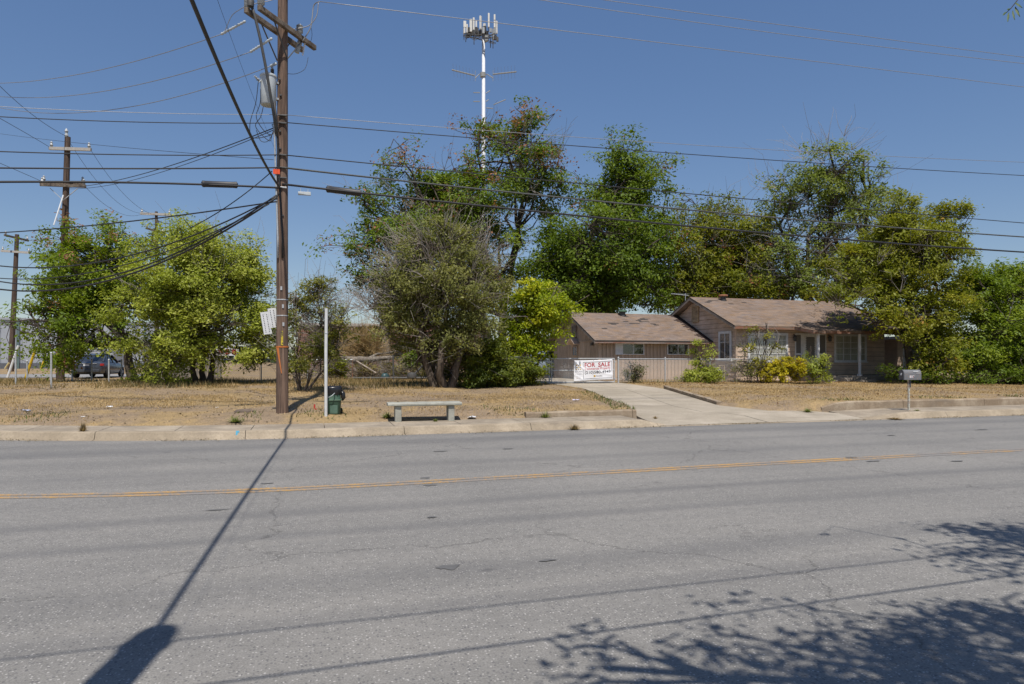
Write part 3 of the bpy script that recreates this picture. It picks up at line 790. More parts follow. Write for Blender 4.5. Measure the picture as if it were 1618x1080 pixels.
for k in range(26):
    x = r.choice((r.uniform(737, 756), r.uniform(757, 786), r.uniform(766, 786))); y = r.uniform(46, 62); c = TR(x, y, r.uniform(-1.2, 1.2)); s = r.uniform(.12, .24)
    obj('radio_unit', MB().box(-s, s, -.14, .14, -s * 1.7, s * 1.7, Matrix.Translation(c) @ Matrix.Rotation(r.uniform(0, 3), 4, 'Z')), [DKMET, DKMET, PORC][k % 3], tw)
for x, y in ((736, 66), (749, 70), (779, 76), (775, 75)):
    obj('whip', MB().tube([TR(x, y - 14, -1), TR(x, y, -1)], .05, 6), DKMET, tw)
    for k in range(2):
        pts = [TR(x, y - 9, -1) + Vector((math.cos(a) * .35 * (1 if k else .3), math.sin(a) * .35, math.sin(a * 1) * .3)) for a in np.linspace(0, 6.28, 14)]
        obj('cable_loop', MB().tube(pts, .035, 4, False), DKMET, tw)
GREYB = simple('grey_boom', (.30, .31, .30), (.22, .22, .22), .6)
obj('boom', MB().tube([TR(714, 110, -1), TR(750, 119, -.3)], .09, 6), GREYB, tw); obj('boom', MB().tube([TR(779, 117, -.3), TR(816, 113, -1)], .09, 6), GREYB, tw)
for x in (751, 779):
    obj('boom_bracket', MB().tube([TR(x, 123, -.3), TR(757 if x < 760 else 770, 117, 0), TR(763, 118)], .06, 6), GREYB, tw); obj('boom_post', MB().tube([TR(x, 111, -.3), TR(x, 128, -.3)], .03, 6), GREYB, tw)
r = random.Random(8)
for (xa, ya, xb, yb) in ((714, 110, 750, 119), (779, 117, 816, 113)):
    for k in range(7):
        t = (k + .5) / 7; c = TR(xa + (xb - xa) * t, ya + (yb - ya) * t, -.7)
        obj('element', MB().tube([c + Vector((-.25, -.8, .5)), c + Vector((.25, .8, -.5))], .012, 4), GREYB, tw)
obj('collar', MB().lathe([(.28, -.3), (.36, -.28), (.36, .28), (.28, .3)], TR(763, 118), 16), GREYB, tw)
for (xa, ya, xb, yb) in ((748, 146, 758, 146), (768, 147, 774, 143), (748, 160, 758, 160), (768, 160, 772, 157), (768, 170, 779, 171), (780, 165, 799, 157)):
    obj('side_arm', MB().tube([TR(xa, ya, -.5), TR(xb, yb, -.2)], .06, 6), GREYB, tw)

# ------------------------------------------------------------------ houses
class Shingles:
    def __init__(s): s.v = []; s.f = []; s.c = []
    def slope(s, o, ud, L, wd, S, nrm, rng, missing=(), dark=None, exp=.145, wid=.31, base=(.235, .178, .142), clip=None):
        o = np.array(o, float); ud = np.array(ud, float); wd = np.array(wd, float); n = np.array(nrm, float)
        nc = int(S / exp) + 1
        for i in range(nc):
            w0 = S - (i + 1) * exp; w1 = S - i * exp
            if w1 <= 0.02: continue
            a = -((i * .37) % 1) * wid
            while a < L:
                u0 = max(a, 0); u1 = min(a + wid - .006, L); a += wid
                if u1 - u0 < .01: continue
                um = (u0 + u1) / 2; wm = (w0 + w1) / 2
                if clip is not None and not clip(um, wm): continue
                lift = .014 + .004 * rng.random()
                miss = any(abs(um - mu) < mw and abs(wm - mw_) < .09 for mu, mw_, mw in missing)
                k = rng.normal(1, .09); tint = rng.normal(0, .008)
                c = np.array(base) * k + np.array((tint, 0, -tint))
                patch = math.sin(um * 1.7 + wm * 2.3) * math.sin(um * .6 - wm * 1.9)
                c = c * (1 + .06 * patch)
                if miss: c = np.array((.07, .06, .055)) * rng.uniform(.8, 1.2); lift *= .3
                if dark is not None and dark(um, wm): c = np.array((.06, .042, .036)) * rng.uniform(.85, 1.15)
                w0c = max(w0 - .03, 0)
                P = [o + ud * u0 + wd * w0c + n * .003, o + ud * u1 + wd * w0c + n * .003, o + ud * u1 + wd * w1 + n * lift, o + ud * u0 + wd * w1 + n * lift,
                     o + ud * u1 + wd * w1 + n * .001, o + ud * u0 + wd * w1 + n * .001]
                b = len(s.v); s.v += P; s.c += [c] * 6
                s.f += [(b, b + 1, b + 2, b + 3), (b + 3, b + 2, b + 4, b + 5)]
    def build(s, parent):
        return stuff(link('shingles', npmesh('shingles', np.array(s.v), np.array(s.f), np.array(s.c)), SHINGLE, parent))
SIDING = mat_wood('mauve_beige_siding', (.62, .475, .365), (.53, .40, .305), (.12, .12, 1), 8, .8)
BOARDS = mat_wood('tan_vertical_boards', (.52, .40, .305), (.38, .285, .215), (1, 1, .06), 12, .85)
FASCIA = mat_wood('peeling_red_brown_fascia', (.26, .115, .07), (.19, .15, .12), (.1, 1, 1), 10, .75)
RAKE = mat_wood('grey_brown_rake', (.34, .29, .245), (.2, .165, .14), (.3, .3, .3), 10)
SOFFIT = mat_wood('soffit_board', (.30, .235, .19), (.21, .16, .13), (.2, .2, 1), 8)
DRIP = simple('dark_drip_edge', (.06, .055, .05))
GLASS = mat_glass('window_glass', amt=.06)
CURT = simple('pale_curtain', (.66, .63, .57), (.40, .38, .34), .9, .1, 9, stretch=(1, 1, .05))
SCREEN = simple('grey_insect_screen', (.17, .165, .16), (.13, .125, .12), .8, .2, 20)
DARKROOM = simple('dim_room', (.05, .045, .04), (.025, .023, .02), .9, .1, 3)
FOUND = mat_concrete('foundation', (.34, .30, .26), (.2, .17, .14), .6)

def window(par, loc, rz, w, h, cols, rows, trim=.09, back=None, split=None, solid=0, sill=True, tm=None):
    """w x h outside the trim; the wall face is local y=0, the outside is -y"""
    tm = tm or TRIMW
    m = MB(); d = .055
    m.box(0, trim, -d, 0, 0, h); m.box(w - trim, w, -d, 0, 0, h); m.box(trim, w - trim, -d, 0, h - trim, h); m.box(trim, w - trim, -d, 0, 0, trim * .7)
    o = obj('window', m, tm, par, loc=loc, rz=rz)
    x0 = trim; gw = (w - 2 * trim)
    if solid:
        obj('panel', MB().box(trim, trim + solid, -.045, -.024, trim * .7, h - trim), tm, o); x0 += solid; gw -= solid
    obj('curtain', MB().box(x0, w - trim, -.026, -.022, trim * .7, h - trim), back or CURT, o)
    z0 = trim * .7; gh = h - trim - z0
    rs = split or [(j + 1) / rows for j in range(rows - 1)]
    zs = [z0] + [z0 + gh * f for f in rs] + [z0 + gh]
    for i in range(cols):
        for j in range(len(zs) - 1):
            obj('pane', MB().box(x0 + gw * i / cols + .008, x0 + gw * (i + 1) / cols - .008, -.036, -.032, zs[j] + .008, zs[j + 1] - .008), GLASS, o)
    for i in range(1, cols):
        x = x0 + gw * i / cols; obj('muntin', MB().box(x - .016, x + .016, -.05, -.028, z0, z0 + gh), tm, o)
    for z in zs[1:-1]: obj('muntin', MB().box(x0, w - trim, -.047, -.029, z - .014, z + .014), tm, o)
    if sill: obj('sill', MB().box(-.05, w + .05, -.11, .0, -.05, -.002), tm, o)
    return o
HG = .585
hx, hy = c2w(10.8, 32.9)
HO = Vector((hx, hy, HG)); HRZ = math.radians(2.0)
house = tag(empty('house', HO, HRZ), 'single storey mauve beige house with brown shingle roof and front porch', 'house')
HW, HDp = 9.2, 6.7; EZ, RZ = 2.64, 4.30; OV = .45; GOV = .40
slope = (RZ - EZ) / (HDp / 2 + OV)
rz_at = lambda y: RZ - slope * abs(y - HDp / 2)            # roof surface height over y
wall_t = lambda y: rz_at(y) - .16
m = MB()
prof = [(0, -.2), (HDp, -.2), (HDp, wall_t(HDp)), (HDp / 2, wall_t(HDp / 2)), (0, wall_t(0))]
m.prism(prof, lambda p: (0.0, p[0], p[1]), lambda p: (HW, p[0], p[1]))
obj('wall', m, simple('shadowed_sheathing', (.16, .13, .11), (.11, .09, .075)), house)
rng = np.random.default_rng(3)
bh = .235
# lap siding, front and left gable
z = .02; i = 0
while z < wall_t(0) - .02:
    z1 = min(z + bh - .014, wall_t(0) - .01)
    cuts = [0, 1.2 + 2.4 * ((i * .37) % 1), 4.1 + 1.5 * ((i * .61) % 1), 7.2 + 1.2 * ((i * .23) % 1), HW]
    for a, b_ in zip(cuts[:-1], cuts[1:]):
        m = MB(); m.add([(a + .002, -.034, z), (b_ - .002, -.034, z), (b_ - .002, -.006, z1), (a + .002, -.006, z1), (a + .002, 0, z), (b_ - .002, 0, z)], [(0, 1, 2, 3), (4, 5, 1, 0)])
        obj('siding_board', m, SIDING, house)
    z += bh; i += 1
z = .02; i = 0
while z < wall_t(HDp / 2) - .1:
    z1 = z + bh - .014
    def ylim(zz):
        if zz <= wall_t(0): return (0.0, HDp)
        k = (wall_t(HDp / 2) - zz) / slope; return (HDp / 2 - k, HDp / 2 + k)
    (a0_, b0_), (a1_, b1_) = ylim(z), ylim(z1)
    if b1_ - a1_ > .1:
        c = 1.6 + 2.6 * ((i * .43) % 1); c = min(max(c, a0_ + .3), b0_ - .3)
        for (p0, p1, q0, q1) in ((a0_, c - .002, max(a1_, a0_), c - .002), (c + .002, b0_, c + .002, min(b1_, b0_))):
            m = MB(); m.add([(-.034, p0, z), (-.034, p1, z), (-.006, q1, z1), (-.006, q0, z1), (0, p0, z), (0, p1, z)], [(0, 3, 2, 1), (4, 0, 1, 5)])
            obj('siding_board', m, SIDING, house)
    z += bh; i += 1
obj('corner_board', MB().box(-.035, .06, -.035, .06, -.05, wall_t(0) - .01), SIDING, house)
obj('foundation', MB().box(-.03, HW + .03, -.032, HDp, -.4, .015), FOUND, house)
# roof
def roof_slab(par, x0, x1, y_e0, y_r, y_e1, zf, th=.10, name='roof'):
    m = MB()
    pr = [(y_e0, zf(y_e0)), (y_r, zf(y_r)), (y_e1, zf(y_e1)), (y_e1, zf(y_e1) - th), (y_r, zf(y_r) - th), (y_e0, zf(y_e0) - th)]
    m.prism(pr, lambda p: (x0, p[0], p[1]), lambda p: (x1, p[0], p[1]))
    return obj(name, m, SOFFIT, par)
roof = roof_slab(house, -GOV, HW + GOV, -OV, HDp / 2, HDp + OV, rz_at)
sh = Shingles()
nl = math.hypot(1, slope)
S = (HDp / 2 + OV) * nl
sh.slope((-GOV - .02, HDp / 2, RZ), (1, 0, 0), HW + 2 * GOV + .04, (0, -1 / nl, -slope / nl), S + .03, (0, -slope / nl, 1 / nl), rng,
         missing=((1.2, .5, .2), (2.0, .9, .25), (.7, .7, .2), (2.9, .6, .15)))
sh.slope((-GOV - .02, HDp / 2, RZ), (1, 0, 0), HW + 2 * GOV + .04, (0, 1 / nl, -slope / nl), S + .03, (0, slope / nl, 1 / nl), rng)
# porch roof: flatter extension
PX0, PX1 = 3.05, HW + GOV; PY = -OV - 1.25; PZ = 2.42
psl = (EZ - PZ) / 1.25; pn = math.hypot(1, psl)
m = MB(); e0 = -OV + .1; z_e0 = EZ + .0
m.prism([(e0, EZ + psl * .1), (PY, PZ), (PY, PZ - .09), (e0, EZ + psl * .1 - .09)], lambda p: (PX0, p[0], p[1] - .004), lambda p: (PX1, p[0], p[1] - .004))
porch_roof = obj('porch_roof', m, SOFFIT, house)
sh.slope((PX0 - .02, -OV + .02, EZ + .002), (1, 0, 0), PX1 - PX0 + .04, (0, -1 / pn, -psl / pn), 1.25 * pn + .03, (0, -psl / pn, 1 / pn), rng)
sh.build(roof)
obj('ridge_cap', MB().prism([(-.15, -.065), (0, .022), (.15, -.065), (.15, -.08), (0, .0), (-.15, -.08)], lambda p: (-GOV - .02, HDp / 2 + p[0], RZ + p[1]), lambda p: (HW + GOV + .02, HDp / 2 + p[0], RZ + p[1])), simple('ridge_shingle', (.22, .15, .11), (.15, .1, .075), .9, .2, 12), roof)
# fascias, rakes, drip edges
obj('fascia', MB().box(-GOV, PX0 - .002, -OV - .022, -OV - .001, EZ - .15, EZ - .012), FASCIA, house)
obj('fascia', MB().box(PX0, PX1, PY - .022, PY - .001, PZ - .15, PZ - .012), FASCIA, house)
m = MB(); m.add([(PX0 - .022, -OV, EZ - .012), (PX0 - .022, PY, PZ - .012), (PX0 - .022, PY, PZ - .15), (PX0 - .022, -OV, EZ - .15), (PX0 - .001, -OV, EZ - .012), (PX0 - .001, PY, PZ - .012), (PX0 - .001, PY, PZ - .15), (PX0 - .001, -OV, EZ - .15)],
    [(0, 3, 2, 1), (4, 5, 6, 7), (0, 1, 5, 4), (2, 3, 7, 6), (1, 2, 6, 5), (3, 0, 4, 7)])
obj('fascia', m, FASCIA, house)
for x, xo in ((-GOV, -.024), (HW + GOV, .024)):
    for sgn in (-1, 1):
        ye = HDp / 2 + sgn * (HDp / 2 + OV)
        P = [(HDp / 2, RZ - .005), (ye, EZ - .005), (ye, EZ - .16), (HDp / 2, RZ - .16)]
        m = MB(); m.prism(P, lambda p: (x, p[0], p[1]), lambda p: (x + xo, p[0], p[1])); obj('rake_board', m, RAKE, house)
        P = [(HDp / 2, RZ + .02), (ye, EZ + .02), (ye, EZ - .03), (HDp / 2, RZ - .03)]
        m = MB(); m.prism(P, lambda p: (x + xo * 1.05, p[0], p[1]), lambda p: (x + xo * 1.3, p[0], p[1])); obj('drip_edge', m, DRIP, house)
# gable vent
def vent(par, loc, rz, w, h, n, mt):
    o = obj('gable_vent', MB().box(0, .05, -.06, 0, 0, h).box(w - .05, w, -.06, 0, 0, h).box(.05, w - .05, -.06, 0, h - .05, h).box(.05, w - .05, -.06, 0, 0, .05).box(.05, w - .05, -.012, -.002, .05, h - .05), mt, par, loc=loc, rz=rz)
    for k in range(n):
        z = .06 + (h - .12) * k / n
        m = MB(); m.add([(.05, -.055, z), (w - .05, -.055, z), (w - .05, -.02, z + (h - .12) / n * 1.1), (.05, -.02, z + (h - .12) / n * 1.1), (.05, -.045, z - .008), (w - .05, -.045, z - .008)], [(0, 1, 2, 3), (4, 5, 1, 0)])
        obj('slat', m, mt, o)
    return o
VENTM = mat_wood('tan_vent', (.48, .36, .22), (.30, .215, .135), (.2, .2, 1), 8)
vent(house, (-.036, HDp / 2 + .30, 3.0), -math.pi / 2, .60, .84, 8, VENTM)
window(house, (-.036, 1.30, 1.0), -math.pi / 2, 1.02, 1.42, 2, 2, .12, SCREEN, [.66])
window(house, (.62, -.036, .92), 0, 2.36, 1.42, 4, 3, .12, CURT, [.25, .48, .8])
window(house, (5.86, -.036, .92), 0, 2.08, 1.40, 4, 3, .10, CURT, [.25, .5, .74])
# front door with screened side panels
dr = obj('front_door', MB().box(3.86, 4.84, -.06, -.024, .28, 2.34), TRIMW, house)
obj('storm_door_glass', MB().box(4.06, 4.64, -.068, -.062, 1.1, 2.16), SCREEN, dr); obj('kick_panel', MB().box(4.04, 4.66, -.072, -.062, .42, .98), TRIMW, dr)
obj('handle', MB().box(4.74, 4.78, -.11, -.062, 1.15, 1.32), DKMET, dr)
m = MB()
for k in range(10):
    for sx in (4.05, 4.65):
        m.lathe([(.045, -.012), (.045, .012)], (sx, -.07, 1.15 + k * .108), 8, Matrix.Rotation(math.pi / 2, 3, 'X'))
obj('scalloped_trim', m, TRIMW, dr)
for x0, x1 in ((3.44, 3.84), (4.86, 5.36)):
    o = obj('screen_panel', MB().box(x0, x0 + .05, -.06, -.024, .28, 2.34).box(x1 - .05, x1, -.06, -.024, .28, 2.34).box(x0 + .05, x1 - .05, -.06, -.024, 2.26, 2.34).box(x0 + .05, x1 - .05, -.06, -.024, 1.26, 1.34).box(x0 + .05, x1 - .05, -.06, -.024, .28, .46), TRIMW, house)
    obj('screen', MB().box(x0 + .05, x1 - .05, -.042, -.038, .46, 1.26).box(x0 + .05, x1 - .05, -.042, -.038, 1.34, 2.26), SCREEN, o)
for x in (3.36, 5.52):
    o = obj('wall_lamp', MB().lathe([(.03, 0), (.07, .02), (.085, .2), (.11, .22), (.03, .30), (.01, .33)], (x, -.14, 1.93), 6), DKMET, house)
    obj('lamp_arm', MB().bar((x, -.14, 2.22), (x, -.02, 2.28), .03), DKMET, o)
# porch slab, steps and posts
obj('porch_slab', MB().box(3.35, HW, PY + .12, -.036, -.2, .24), FOUND, house, bevel=.01)
obj('step', MB().box(4.75, 6.1, PY - .22, PY + .118, -.2, .155), FOUND, house, bevel=.01); obj('step', MB().box(5.05, 6.3, PY - .55, PY - .222, -.2, .06), FOUND, house, bevel=.01)
PEEL = mat_paint_worn('peeling_white_post', (.66, .67, .69), (.30, .27, .25), .56)
for x in (3.28 + .25, 6.05, 8.9):
    o = obj('porch_post', MB().box(x - .05, x + .05, PY + .16, PY + .26, .24, PZ - .09), PEEL, house, bevel=.012)
    obj('post_base', MB().box(x - .085, x + .085, PY + .125, PY + .295, .2, .32), PEEL, o, bevel=.01)
def turbine(par, loc, cap):
    o = obj('roof_vent', MB().lathe([(.14, -.12), (.14, .10), (.2, .10), (.2, .12)], loc, 14), DKMET, par); obj('vent_cap', MB().lathe([(.22, .12), (.24, .14), (.24, .2), (.20, .22)], loc, 14), cap, o)
turbine(roof, (1.42, HDp / 2 - .35, RZ - .06), simple('rusty_cap', (.34, .15, .08), (.2, .09, .05), .8))

# ---- garage wing: its own house body
GX0, GX1 = -6.2, -.03; GY0, GY1 = 2.25, 8.05; GEZ, GRZ = 1.95, 3.49
gar = tag(empty('garage', HO, HRZ), 'low tan board-clad garage wing with brown shingle roof behind the banner', 'garage')
gym = (GY0 + GY1) / 2; gsl = (GRZ - GEZ) / (gym - GY0 + .42); GR = .40
grz = lambda y: GRZ - gsl * abs(y - gym)
m = MB(); m.prism([(GY0, -.2), (GY1, -.2), (GY1, grz(GY1) - .14), (gym, grz(gym) - .14), (GY0, grz(GY0) - .14)], lambda p: (GX0, p[0], p[1]), lambda p: (GX1, p[0], p[1]))
obj('wall', m, mat_wood('groove_shade_boards', (.22, .165, .125), (.15, .11, .085), (1, 1, .06), 12, .85), gar)
x = GX0; i = 0; btop = grz(GY0) - .15
bw = .2
bme = MB().box(0, bw - .018, -.022, 0, 0, btop - .02).mesh('board')
while x < GX1 - .05:
    link('board', bme, BOARDS, gar, loc=(x, GY0, .02)); x += bw
y = GY0
while y < GY1 - .02:
    y1 = min(y + bw - .018, GY1)
    zb, zt_ = .02, lambda yy: grz(yy) - .15
    m = MB()
    if y < gym < y1: P = [(y, zb), (y1, zb), (y1, zt_(y1)), (gym, zt_(gym)), (y, zt_(y))]
    else: P = [(y, zb), (y1, zb), (y1, zt_(y1)), (y, zt_(y))]
    m.prism(P, lambda p: (GX0, p[0], p[1]), lambda p: (GX0 - .022, p[0], p[1])); obj('board', m, BOARDS, gar); y += bw
obj('trim_band', MB().box(GX0 - .05, GX0 - .023, GY0 - .02, GY1, 1.92, 2.0), BOARDS, gar)
obj('corner_board', MB().box(GX0 - .04, GX0 + .07, GY0 - .04, GY0 + .07, 0, btop), BOARDS, gar)
groof = roof_slab(gar, GX0 - GR, GX1 - .002, GY0 - .42, gym, GY1 + .42, grz, .09)
gs = Shingles(); gn = math.hypot(1, gsl); S = (gym - GY0 + .42) * gn; GL = GX1 - GX0 + GR
miss = ((2.9, 1.2, .25), (3.6, 1.05, .2), (3.1, 1.45, .3), (4.0, .8, .18), (2.0, 1.5, .2), (3.9, 1.2, .22), (4.4, 1.5, .15), (1.2, 2.2, .12), (3.2, .45, .25))
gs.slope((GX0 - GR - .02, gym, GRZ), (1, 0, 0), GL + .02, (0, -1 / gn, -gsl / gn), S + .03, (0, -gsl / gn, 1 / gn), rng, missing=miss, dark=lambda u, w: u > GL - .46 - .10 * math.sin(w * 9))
gs.slope((GX0 - GR - .02, gym, GRZ), (1, 0, 0), GL + .02, (0, 1 / gn, -gsl / gn), S + .03, (0, gsl / gn, 1 / gn), rng)
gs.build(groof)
obj('fascia', MB().box(GX0 - GR, GX1 - .003, GY0 - .442, GY0 - .421, GEZ - .13, GEZ - .02), mat_wood('peeling_pale_fascia', (.34, .29, .26), (.25, .11, .07), (.1, 1, 1), 10, .75), gar)
obj('drip_edge', MB().box(GX0 - GR, GX1 - .003, GY0 - .462, GY0 - .443, GEZ - .045, GEZ + .012), DRIP, gar)
for sgn in (-1, 1):
    ye = gym + sgn * (gym - GY0 + .42)
    m = MB(); m.prism([(gym, GRZ - .005), (ye, GEZ - .005), (ye, GEZ - .15), (gym, GRZ - .15)], lambda p: (GX0 - GR, p[0], p[1]), lambda p: (GX0 - GR - .024, p[0], p[1])); obj('rake_board', m, RAKE, gar)
    m = MB(); m.prism([(gym, GRZ + .02), (ye, GEZ + .02), (ye, GEZ - .03), (gym, GRZ - .03)], lambda p: (GX0 - GR - .025, p[0], p[1]), lambda p: (GX0 - GR - .031, p[0], p[1])); obj('drip_edge', m, DRIP, gar)
window(gar, (-5.34, GY0 - .024, 1.27), 0, 1.58, .56, 2, 1, .05, DARKROOM, None, .36, False)
window(gar, (-2.46, GY0 - .024, 1.27), 0, 1.24, .56, 2, 1, .05, DARKROOM, None, 0, False)
ow = window(gar, (GX0 - .024, GY0 + 3.05, 1.22), -math.pi / 2, .62, .50, 2, 1, .05, DARKROOM, None, 0, False, BOARDS)
m = MB(); yc = GY0 + 2.74
m.prism([(yc - .5, 1.80), (yc, 2.12), (yc + .5, 1.80), (yc + .5, 1.85), (yc, 2.18), (yc - .5, 1.85)], lambda p: (GX0 - .024, p[0], p[1]), lambda p: (GX0 - .34, p[0], p[1]))
obj('window_hood', m, SIDING, gar)
vent(gar, (GX0 - .024, GY0 + 3.1, 2.18), -math.pi / 2, .56, .62, 6, RAKE)
turbine(groof, (-3.55, gym - .3, GRZ - .06), simple('green_cap', (.10, .19, .12), (.07, .13, .085), .7))
obj('porch_light', MB().box(GX0 - .12, GX0 - .024, GY0 + .55, GY0 + .72, 1.72, 1.86), DKMET, gar)

# ------------------------------------------------------------------ chain link fence, gate and banner
def chainlink(A, B, h, z0=0.0, pitch=.075, r=.0042):
    """diamond mesh between two points, local to A; clipped to the rectangle"""
    A = Vector(A); B = Vector(B); L = (B - A).length; d = (B - A) / L; V = []; F = []
    nrm = Vector((-d.y, d.x, 0)).normalized()
    ks = np.arange(-h, L + h, pitch)
    for s in (1, -1):
        for k in ks:
            # line x = k + s*z for s=1 ; x = k + h - z for s=-1
            if s > 0: a0, z_0, a1, z_1 = k, 0.0, k + h, h
            else: a0, z_0, a1, z_1 = k + h, 0.0, k, h
            def cl(xa, za, xb, zb):
                if xa < 0: t = (0 - xa) / (xb - xa); xa, za = 0.0, za + (zb - za) * t
                if xa > L: t = (L - xa) / (xb - xa); xa, za = L, za + (zb - za) * t
                return xa, za
            if max(a0, a1) <= 0 or min(a0, a1) >= L: continue
            p = cl(a0, z_0, a1, z_1); q = cl(a1, z_1, a0, z_0)
            P = d * p[0] + Vector((0, 0, z0 + p[1])); Q = d * q[0] + Vector((0, 0, z0 + q[1]))
            # the fence top follows the slope of A->B
            b = len(V); t = (Q - P).normalized(); u1 = nrm; u2 = t.cross(nrm)
            for c in (P, Q):
                for a in (0, 2.094, 4.189):
                    V.append(c + (u1 * math.cos(a) + u2 * math.sin(a)) * r + nrm * (.003 * s))
            for i in range(3): F.append((b + i, b + (i + 1) % 3, b + 3 + (i + 1) % 3, b + 3 + i))
    m = MB(); m.v = [tuple(v) for v in V]; m.f = F; return m
def fence_post(par, p, o, h, r=.03, cap=True):
    m = MB(); b = Vector(rel(p, o)); m.tube([b + Vector((0, 0, -.1)), b + Vector((0, 0, h))], r, 10)
    q = obj('post', m, GALV, par, smooth=False, autosm=True)
    if cap: obj('cap', MB().lathe([(r * 1.2, 0), (r * 1.25, .02), (r * .8, .05), (r * .2, .065)], b + Vector((0, 0, h)), 10), GALV, q)
    return q
fp = [hit(977, 605)[0], hit(1051, 604)[0], hit(1122, 604)[0], hit(1197, 604)[0]]
FH = 1.12
fo = Vector(fp[0])
fen = tag(empty('chain_link_fence', fo), 'chain link fence with four posts between the banner gate and the house', 'fence')
for p in fp: fence_post(fen, p, fo, FH, .034 if p is fp[0] or p is fp[3] else .026)
for a, b_ in zip(fp[:-1], fp[1:]):
    ra, rb = Vector(rel(a, fo)), Vector(rel(b_, fo))
    obj('top_rail', MB().tube([ra + Vector((0, 0, FH - .03)), rb + Vector((0, 0, FH - .03))], .021, 8), GALV, fen)
    cm = chainlink(ra, Vector((rb.x, rb.y, ra.z)), FH - .08, .04)
    o = obj('chain_link_mesh', cm, GALV, fen, loc=ra); stuff(o)
# fence left of the gate, grown over
gp0 = hit(868, 606)[0]; gp1 = hit(974, 605)[0]
lf = [hit(735, 611)[0], hit(800, 609)[0], gp0]
lo = Vector(lf[0]); fl = tag(empty('chain_link_fence', lo), 'overgrown chain link fence left of the banner gate, swallowed by vines', 'fence')
for p in lf: fence_post(fl, p, lo, 1.2, .03)
for a, b_ in zip(lf[:-1], lf[1:]):
    ra, rb = Vector(rel(a, lo)), Vector(rel(b_, lo)); obj('top_rail', MB().tube([ra + Vector((0, 0, 1.17)), rb + Vector((0, 0, 1.17))], .021, 8), GALV, fl)
    stuff(obj('chain_link_mesh', chainlink(ra, Vector((rb.x, rb.y, ra.z)), 1.1, .05), GALV, fl, loc=ra))
gd = Vector(rel(gp1, gp0)); gd.z = 0; GLn = gd.length; gdn = gd / GLn
go = Vector(gp0) + Vector((0, 0, .0))
gate = tag(empty('gate', go, math.atan2(gdn.y, gdn.x)), 'wide chain link drive gate with tubular frame behind the for sale banner', 'gate')
x0, x1, z0, z1 = .10, GLn - .10, .06, 1.10
fr_ = MB()
for a, b_ in (((x0, z0), (x1, z0)), ((x0, z1), (x1, z1)), ((x0, z0), (x0, z1)), ((x1, z0), (x1, z1)), ((x0, .58), (x1, .58)), (((x0 + x1) / 2 , -.05), ((x0 + x1) / 2, .58))):
    obj('frame_tube', MB().tube([(a[0], 0, a[1]), (b_[0], 0, b_[1])], .022, 8), GALV, gate)
for z in (.2, .95):
    obj('hinge', MB().box(-.02, .11, -.03, .03, z - .03, z + .03), GALV, gate); obj('latch', MB().box(GLn - .13, GLn - .02, -.03, .03, z - .02, z + .02), GALV, gate)
stuff(obj('chain_link_mesh', chainlink((x0, 0, 0), (x1, 0, 0), z1 - z0 - .03, z0 + .015), GALV, gate, loc=(x0, .0, 0)))

def text_mesh(s, size, bold=0.0, sp=1.0):
    c = bpy.data.curves.new('t', 'FONT'); c.body = s; c.size = size; c.offset = bold; c.space_character = sp; c.resolution_u = 3; c.fill_mode = 'BOTH' if hasattr(c, 'fill_mode') and False else c.fill_mode
    o = bpy.data.objects.new('t', c); COL.objects.link(o); bpy.context.view_layer.update()
    dg = bpy.context.evaluated_depsgraph_get(); me = bpy.data.meshes.new_from_object(o.evaluated_get(dg))
    bpy.data.objects.remove(o); bpy.data.curves.remove(c); return me
def put_text(name, s, x0, x1, z0, z1, fn, mat, par, bold=0.0):
    """text stretched to the rectangle, laid on the surface y=fn(x,z)"""
    me = text_mesh(s, 1.0, bold); n = len(me.vertices); co = np.zeros(n * 3); me.vertices.foreach_get('co', co); co = co.reshape(-1, 3)
    lo_, hi_ = co.min(0), co.max(0)
    X = x0 + (co[:, 0] - lo_[0]) / (hi_[0] - lo_[0]) * (x1 - x0); Z = z0 + (co[:, 1] - lo_[1]) / (hi_[1] - lo_[1]) * (z1 - z0)
    out = np.stack([X, fn(X, Z), Z], 1); me.vertices.foreach_set('co', out.ravel()); me.update(); me.materials.clear()
    return link(name, me, mat, par)
# banner: 1.86 x .95 m vinyl tied on the gate
bx0 = W(905, 585, 29.7); bx1 = W(969, 585, 30.3)
BW, BH = 1.84, .93
bo = go + gdn * (GLn * (905.5 - 868) / (974 - 868)); bo.z = float(W(905, 603, 29.75)[2])
ban = tag(empty('banner', bo + Vector((0, -.045, 0)), math.atan2(gdn.y, gdn.x)), 'white vinyl banner reading FOR SALE tied to the gate', 'banner')
TILT = .045
def bsurf(X, Z):
    X = np.asarray(X); Z = np.asarray(Z)
    u = X / BW; v = (Z - TILT * X) / BH
    y = -.012 * np.sin(3.1 * u * math.pi + 2 * v) - .010 * np.sin(9 * u - 4 * v)
    y = y - .022 * np.exp(-((v - (.95 - 1.5 * u)) / .05) ** 2) * (u < .32) - .016 * np.exp(-((v - (.33 - 1.1 * u)) / .045) ** 2) * (u < .3)
    return y - .014 * np.exp(-((v - (.42 - .55 * (u - .62))) / .07) ** 2) * (u > .6)
def bxz(u, v):
    sag_top = -.02 * 4 * u * (1 - u) * v
    return u * BW, v * BH * (1 - .02 * u) + TILT * u * BW + .02 * (1 - v) * math.sin(u * 3.0) + sag_top
m = MB(); nu, nv = 60, 30
for i in range(nu + 1):
    for j in range(nv + 1):
        x, z = bxz(i / nu, j / nv); m.v.append((x, float(bsurf(x, z)), z))
for i in range(nu):
    for j in range(nv):
        b = i * (nv + 1) + j; m.f.append((b, b + nv + 1, b + nv + 2, b + 1))
VIN = simple('white_vinyl', (.78, .78, .80), (.72, .72, .745), .4, .4, 3)
o = obj('sheet', m, VIN, ban, smooth=True); sl = o.modifiers.new('thick', 'SOLIDIFY'); sl.thickness = .003; sl.offset = 1
